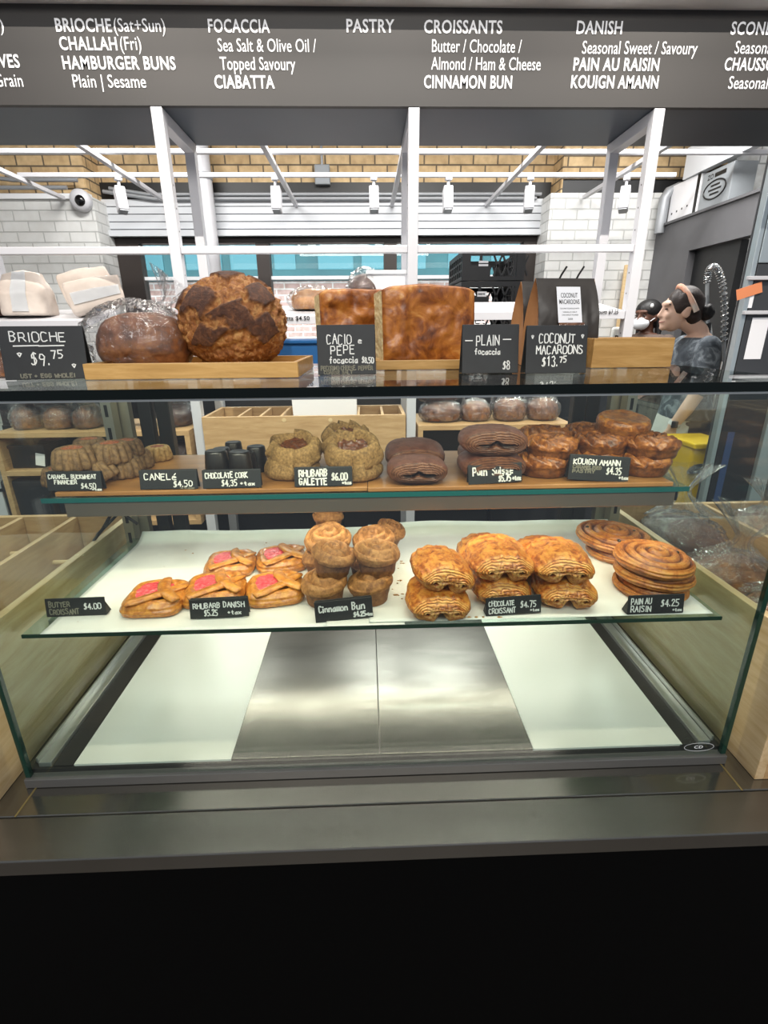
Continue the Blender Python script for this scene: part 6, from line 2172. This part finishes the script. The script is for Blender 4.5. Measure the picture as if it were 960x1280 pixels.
def hand_mb(mb, w, d, side, curl, out):
    """hand from wrist w: d points to the finger tips, side to the thumb, curl towards the palm"""
    w, d, side, curl = (np.array(q, float) for q in (w, d, side, curl))
    d /= np.linalg.norm(d)
    side /= np.linalg.norm(side)
    curl /= np.linalg.norm(curl)
    for k, (off, ln) in enumerate(((.030, .075), (.011, .084), (-.008, .078), (-.026, .060))):
        b = w + d * .082 + side * off
        limb(mb, [w + d * .02 + side * off * .6, b], [.015, .0105], n=10)
        spread = side * (off * .55 * out)
        limb(mb, [b, b + d * ln * .42 + spread * .4 + curl * .004, b + d * ln * .75 + spread * .8 + curl * .014, b + d * ln + spread + curl * .026], [.0095, .0088, .0080, .0068], n=10)
    limb(mb, [w + d * .02, w + d * .03 + side * .025, w + d * .055 + side * .052 + curl * .01, w + d * .085 + side * .066 + curl * .016], [.014, .0135, .0105, .0080], n=10)


def woman():
    yw = 3.0
    hx, hz = at_y(852, 388, yw)[0], at_y(852, 388, yw)[2]
    X0 = at_y(866, 450, yw)[0]
    t = thing('person', 'woman in a grey T-shirt and white apron with a peach headband, smiling towards the left', 'person', (X0, yw, 0), -.2)
    k = hz / 1.53
    hc = (hx - X0, 0.0, 1.53)
    rows = [(.80, .01, .10, .16), (.90, .015, .115, .175), (1.0, .01, .10, .145), (1.1, .0, .095, .135), (1.22, -.005, .105, .155), (1.31, .0, .10, .175), (1.37, .005, .075, .15), (1.405, .01, .055, .07)]
    b = MB()
    torso(b, rows)
    limb(b, [(.012, 0, 1.36), (.004, 0, 1.42), (hc[0] + .02, 0, 1.49)], [.056, .050, .050])
    head_mb(b, hc)
    LS, LE, LW = (.0, -.175, 1.335), (-.03, -.235, 1.10), (-.115, -.185, .895)
    limb(b, [LS, (-.012, -.21, 1.22), LE, (-.07, -.218, 1.0), LW], [.052, .046, .039, .037, .026])
    RS, RE, RW = (.0, .175, 1.335), (.15, .22, 1.13), (.06, .20, .93)
    limb(b, [RS, (.08, .21, 1.22), RE, (.11, .22, 1.02), RW], [.052, .046, .040, .037, .026])
    hand_mb(b, LW, (-.12, .02, -1), (-1, .05, -.1), (.2, 1, 0), 1.6)
    hand_mb(b, RW, (-.5, -.1, -.8), (-.8, .1, .4), (0, -1, 0), .5)
    for s in (-1, 1):
        limb(b, [(.01, s * .085, .86), (-.0, s * .095, .48), (.02, s * .095, .10)], [.092, .058, .040])
        limb(b, [(.03, s * .095, .05), (-.06, s * .10, .035), (-.14, s * .105, .03)], [.042, .04, .03], .8)
    fuse('body', b, M['skin'], t, .0065, 2)
    c = MB()
    torso(c, [(.93, .01, .128, .185), (1.0, .01, .118, .168)] + [r_ for r_ in rows[3:7]] + [(1.385, .008, .062, .10)], .014)
    limb(c, [LS, (-.008, -.205, 1.23), (-.018, -.228, 1.135)], [.064, .066, .068])
    limb(c, [RS, (.075, .21, 1.225), (.125, .215, 1.16)], [.064, .064, .062])
    fuse('t_shirt', c, M['shirt'], t, .009, 1, 'grey washed T-shirt')
    c = MB()
    torso(c, [(.80, .01, .12, .175), (.92, .015, .125, .187), (.99, .012, .108, .155)], .006)
    for s in (-1, 1):
        limb(c, [(.012, s * .085, .86), (.0, s * .098, .48), (.02, s * .098, .09)], [.108, .078, .062])
    fuse('trousers', c, M['trousers'], t, .009, 1, 'charcoal trousers')
    for s in (-1, 1):
        c = MB()
        limb(c, [(.05, s * .10, .045), (-.06, s * .102, .042), (-.15, s * .108, .036)], [.046, .046, .036], .85)
        c.box((-.05, s * .102, .010), (.25, .085, .02))
        fuse('shoe', c, M['black'], t, .007, 2)
    n, m = 44, 40
    ang = np.linspace(PI - 1.55, PI + 1.35, n)
    zz = np.linspace(.99, .56, m)
    A, Z = np.meshgrid(ang, zz, indexing='ij')
    fl = np.interp(-Z, [-.99, -.93, -.75, -.56], [-.012, .004, .03, .035])
    P = np.stack([.01 + np.cos(A) * (.135 + fl), np.sin(A) * (.178 + fl * .5), Z], -1)
    f = np.sin(A * 7 + .6 * np.sin(Z * 8)) * .007 * np.clip((.95 - Z) * 5, 0, 1)
    P[..., 0] += np.cos(A) * f
    P[..., 1] += np.sin(A) * f
    o = obj('apron', MB().grid(P), M['apron'], t, smooth=180, label='off-white apron')
    s = o.modifiers.new('thick', 'SOLIDIFY')
    s.thickness = .004
    obj('apron_tie', MB().tube([(.01 + math.cos(a) * .120, math.sin(a) * .160, 1.0) for a in np.linspace(0, 2 * PI, 40)], .009, 8), M['apron'], t)
    # hair: cap open towards the face, then the bun
    n, m = 60, 40
    U, V = np.meshgrid(np.linspace(0, 2 * PI, n, endpoint=False), np.linspace(-PI / 2, PI / 2, m), indexing='ij')
    D = np.stack([np.cos(U) * np.cos(V), np.sin(U) * np.cos(V), np.sin(V)], -1)
    h = MB().ball((hc[0] + .022, 0, hc[2] + .030), (.100, .088, .100), 36, 24, amp=.06, fr=3, seed=2)
    h.ball((hc[0] + .060, 0, hc[2] - .02), (.062, .070, .075), 24, 16, amp=.06, fr=3, seed=4)
    for s in (-1, 1):
        h.ball((hc[0] + .012, s * .060, hc[2] + .055), (.05, .028, .045), 18, 12, amp=.1, fr=3, seed=6)
    fuse('hair', h, M['hair'], t, .006, 1)
    h = MB().ball((hc[0] + .140, -.01, hc[2] - .012), (.042, .045, .045), 20, 14, amp=.25, fr=3, seed=8)
    limb(h, [(hc[0] + .10, 0, hc[2] - .0), (hc[0] + .13, 0, hc[2] - .008)], [.035, .03])
    fuse('hair_bun', h, M['hair_black'], t, .006, 1)
    th = np.linspace(.0, PI, 30)
    pts = np.array([(hc[0] - .048 + .080 * math.sin(0) + .02, 0, 0)] * 0 or [(hc[0] - .020 + .075 * (1 - math.sin(a)), -.094 * math.cos(a), hc[2] + .022 + .104 * math.sin(a) - .03 * (1 - math.sin(a))) for a in th])
    obj('headband', MB().tube(pts, .016, 12, flat=.9), M['band'], t)
    for s in (-1, 1):
        obj('eye', MB().ball((hc[0] - .083, s * .034, hc[2] + .008), (.008, .012, .0045), 12, 8), M['eye'], t)
        obj('eyebrow', MB().tube([(hc[0] - .088, s * .018, hc[2] + .030), (hc[0] - .085, s * .036, hc[2] + .035), (hc[0] - .07, s * .053, hc[2] + .030)], .0035, 8), M['hair'], t)
    obj('mouth', MB().tube([(hc[0] - .072, -.034, hc[2] - .055), (hc[0] - .094, -.014, hc[2] - .062), (hc[0] - .099, 0, hc[2] - .062), (hc[0] - .094, .014, hc[2] - .062), (hc[0] - .072, .034, hc[2] - .055)], .0032, 8), M['lips'], t)
    w = np.array(LW) + (np.array((-.07, -.218, 1.0)) - np.array(LW)) * .22
    dd = np.array((-.07, -.218, 1.0)) - np.array(LW)
    dd /= np.linalg.norm(dd)
    wt = obj('watch_strap', MB().tube([w - dd * .011, w + dd * .011], .034, 18), M['white'], t, label='pale watch strap')
    obj('watch_face', MB().box(w + np.array((-.012, -.033, 0)), (.034, .012, .038), rot(0, 0, -.35)), M['black'], wt, smooth=0, bevel=.004)
    t.scale = (k, k, k)
    return t


woman()


def baker():
    yw = 4.3
    c0 = at_y(806, 396, yw)
    t = thing('person', 'person in dark cap, white face mask and taupe top half hidden by the rack post', 'person', (c0[0] + .03, yw, 0), .5)
    hz = 1.53
    k = c0[2] / hz
    b = MB()
    rows = [(.80, .01, .11, .17), (.90, .015, .12, .18), (1.1, .0, .11, .15), (1.22, -.005, .115, .17), (1.31, .0, .11, .19), (1.37, .005, .08, .16), (1.405, .01, .06, .08)]
    torso(b, rows)
    hc = (-.03, 0, hz)
    limb(b, [(.01, 0, 1.36), (.0, 0, 1.42), (-.01, 0, 1.49)], [.058, .052, .052])
    head_mb(b, hc)
    for s in (-1, 1):
        limb(b, [(0, s * .19, 1.33), (-.0, s * .24, 1.08), (-.16, s * .20, .95)], [.055, .042, .028])
        hand_mb(b, (-.16, s * .20, .95), (-1, -s * .3, -.3), (0, -s, .2), (0, 0, -1), 1)
        limb(b, [(.01, s * .09, .86), (0, s * .1, .48), (.02, s * .1, .10)], [.1, .062, .042])
        limb(b, [(.03, s * .1, .05), (-.06, s * .1, .035), (-.14, s * .105, .03)], [.042, .04, .03], .8)
    fuse('body', b, M['skin_dark'], t, .0075, 2)
    c = MB()
    torso(c, [(.86, .01, .13, .19)] + rows[2:6] + [(1.395, .01, .07, .11)], .014)
    for s in (-1, 1):
        limb(c, [(0, s * .19, 1.33), (-.0, s * .235, 1.12)], [.068, .06])
    fuse('top', c, M['shirt_brown'], t, .01, 1, 'taupe top')
    c = MB()
    torso(c, [(.80, .01, .13, .185), (.95, .015, .13, .185)], .004)
    for s in (-1, 1):
        limb(c, [(.012, s * .09, .86), (.0, s * .1, .48), (.02, s * .1, .07)], [.112, .082, .066])
    fuse('trousers', c, M['trousers'], t, .01, 1)
    h = MB().ball((hc[0] + .022, 0, hc[2] + .050), (.108, .092, .085), 30, 20)
    cp = fuse('cap', h, M['hair_black'], t, .007, 1, 'dark cap')
    obj('cap_badge', MB().ball((hc[0] - .045, -.066, hc[2] + .078), (.018, .010, .018), 12, 8), M['white'], cp)
    h = MB()
    for s in (-1, 1):
        limb(h, [(hc[0] + .05, s * .075, hc[2] + .0), (hc[0] + .06, s * .085, hc[2] - .1), (hc[0] + .05, s * .09, hc[2] - .2)], [.03, .026, .018])
    h.ball((hc[0] + .06, 0, hc[2] - .02), (.06, .08, .08), 20, 14)
    fuse('braids', h, M['hair_black'], t, .007, 1)
    h = MB().ball((hc[0] - .062, 0, hc[2] - .052), (.062, .066, .052), 24, 16)
    fuse('face_mask', h, M['mask'], t, .006, 2, 'white face mask')
    obj('mask_strap', MB().tube([(hc[0] - .04, -.068, hc[2] - .035), (hc[0] + .0, -.08, hc[2] - .01)], .003, 6), M['mask'], t)
    for s in (-1, 1):
        obj('eye', MB().ball((hc[0] - .083, s * .034, hc[2] + .008), (.008, .012, .005), 12, 8), M['eye'], t)
    obj('pendant', MB().ball((-.125, -.01, 1.27), (.008, .014, .016), 12, 8), M['brass'], t)
    t.scale = (k, k, k)


baker()

for o in bpy.data.objects:
    if '_world' in o:
        del o['_world']
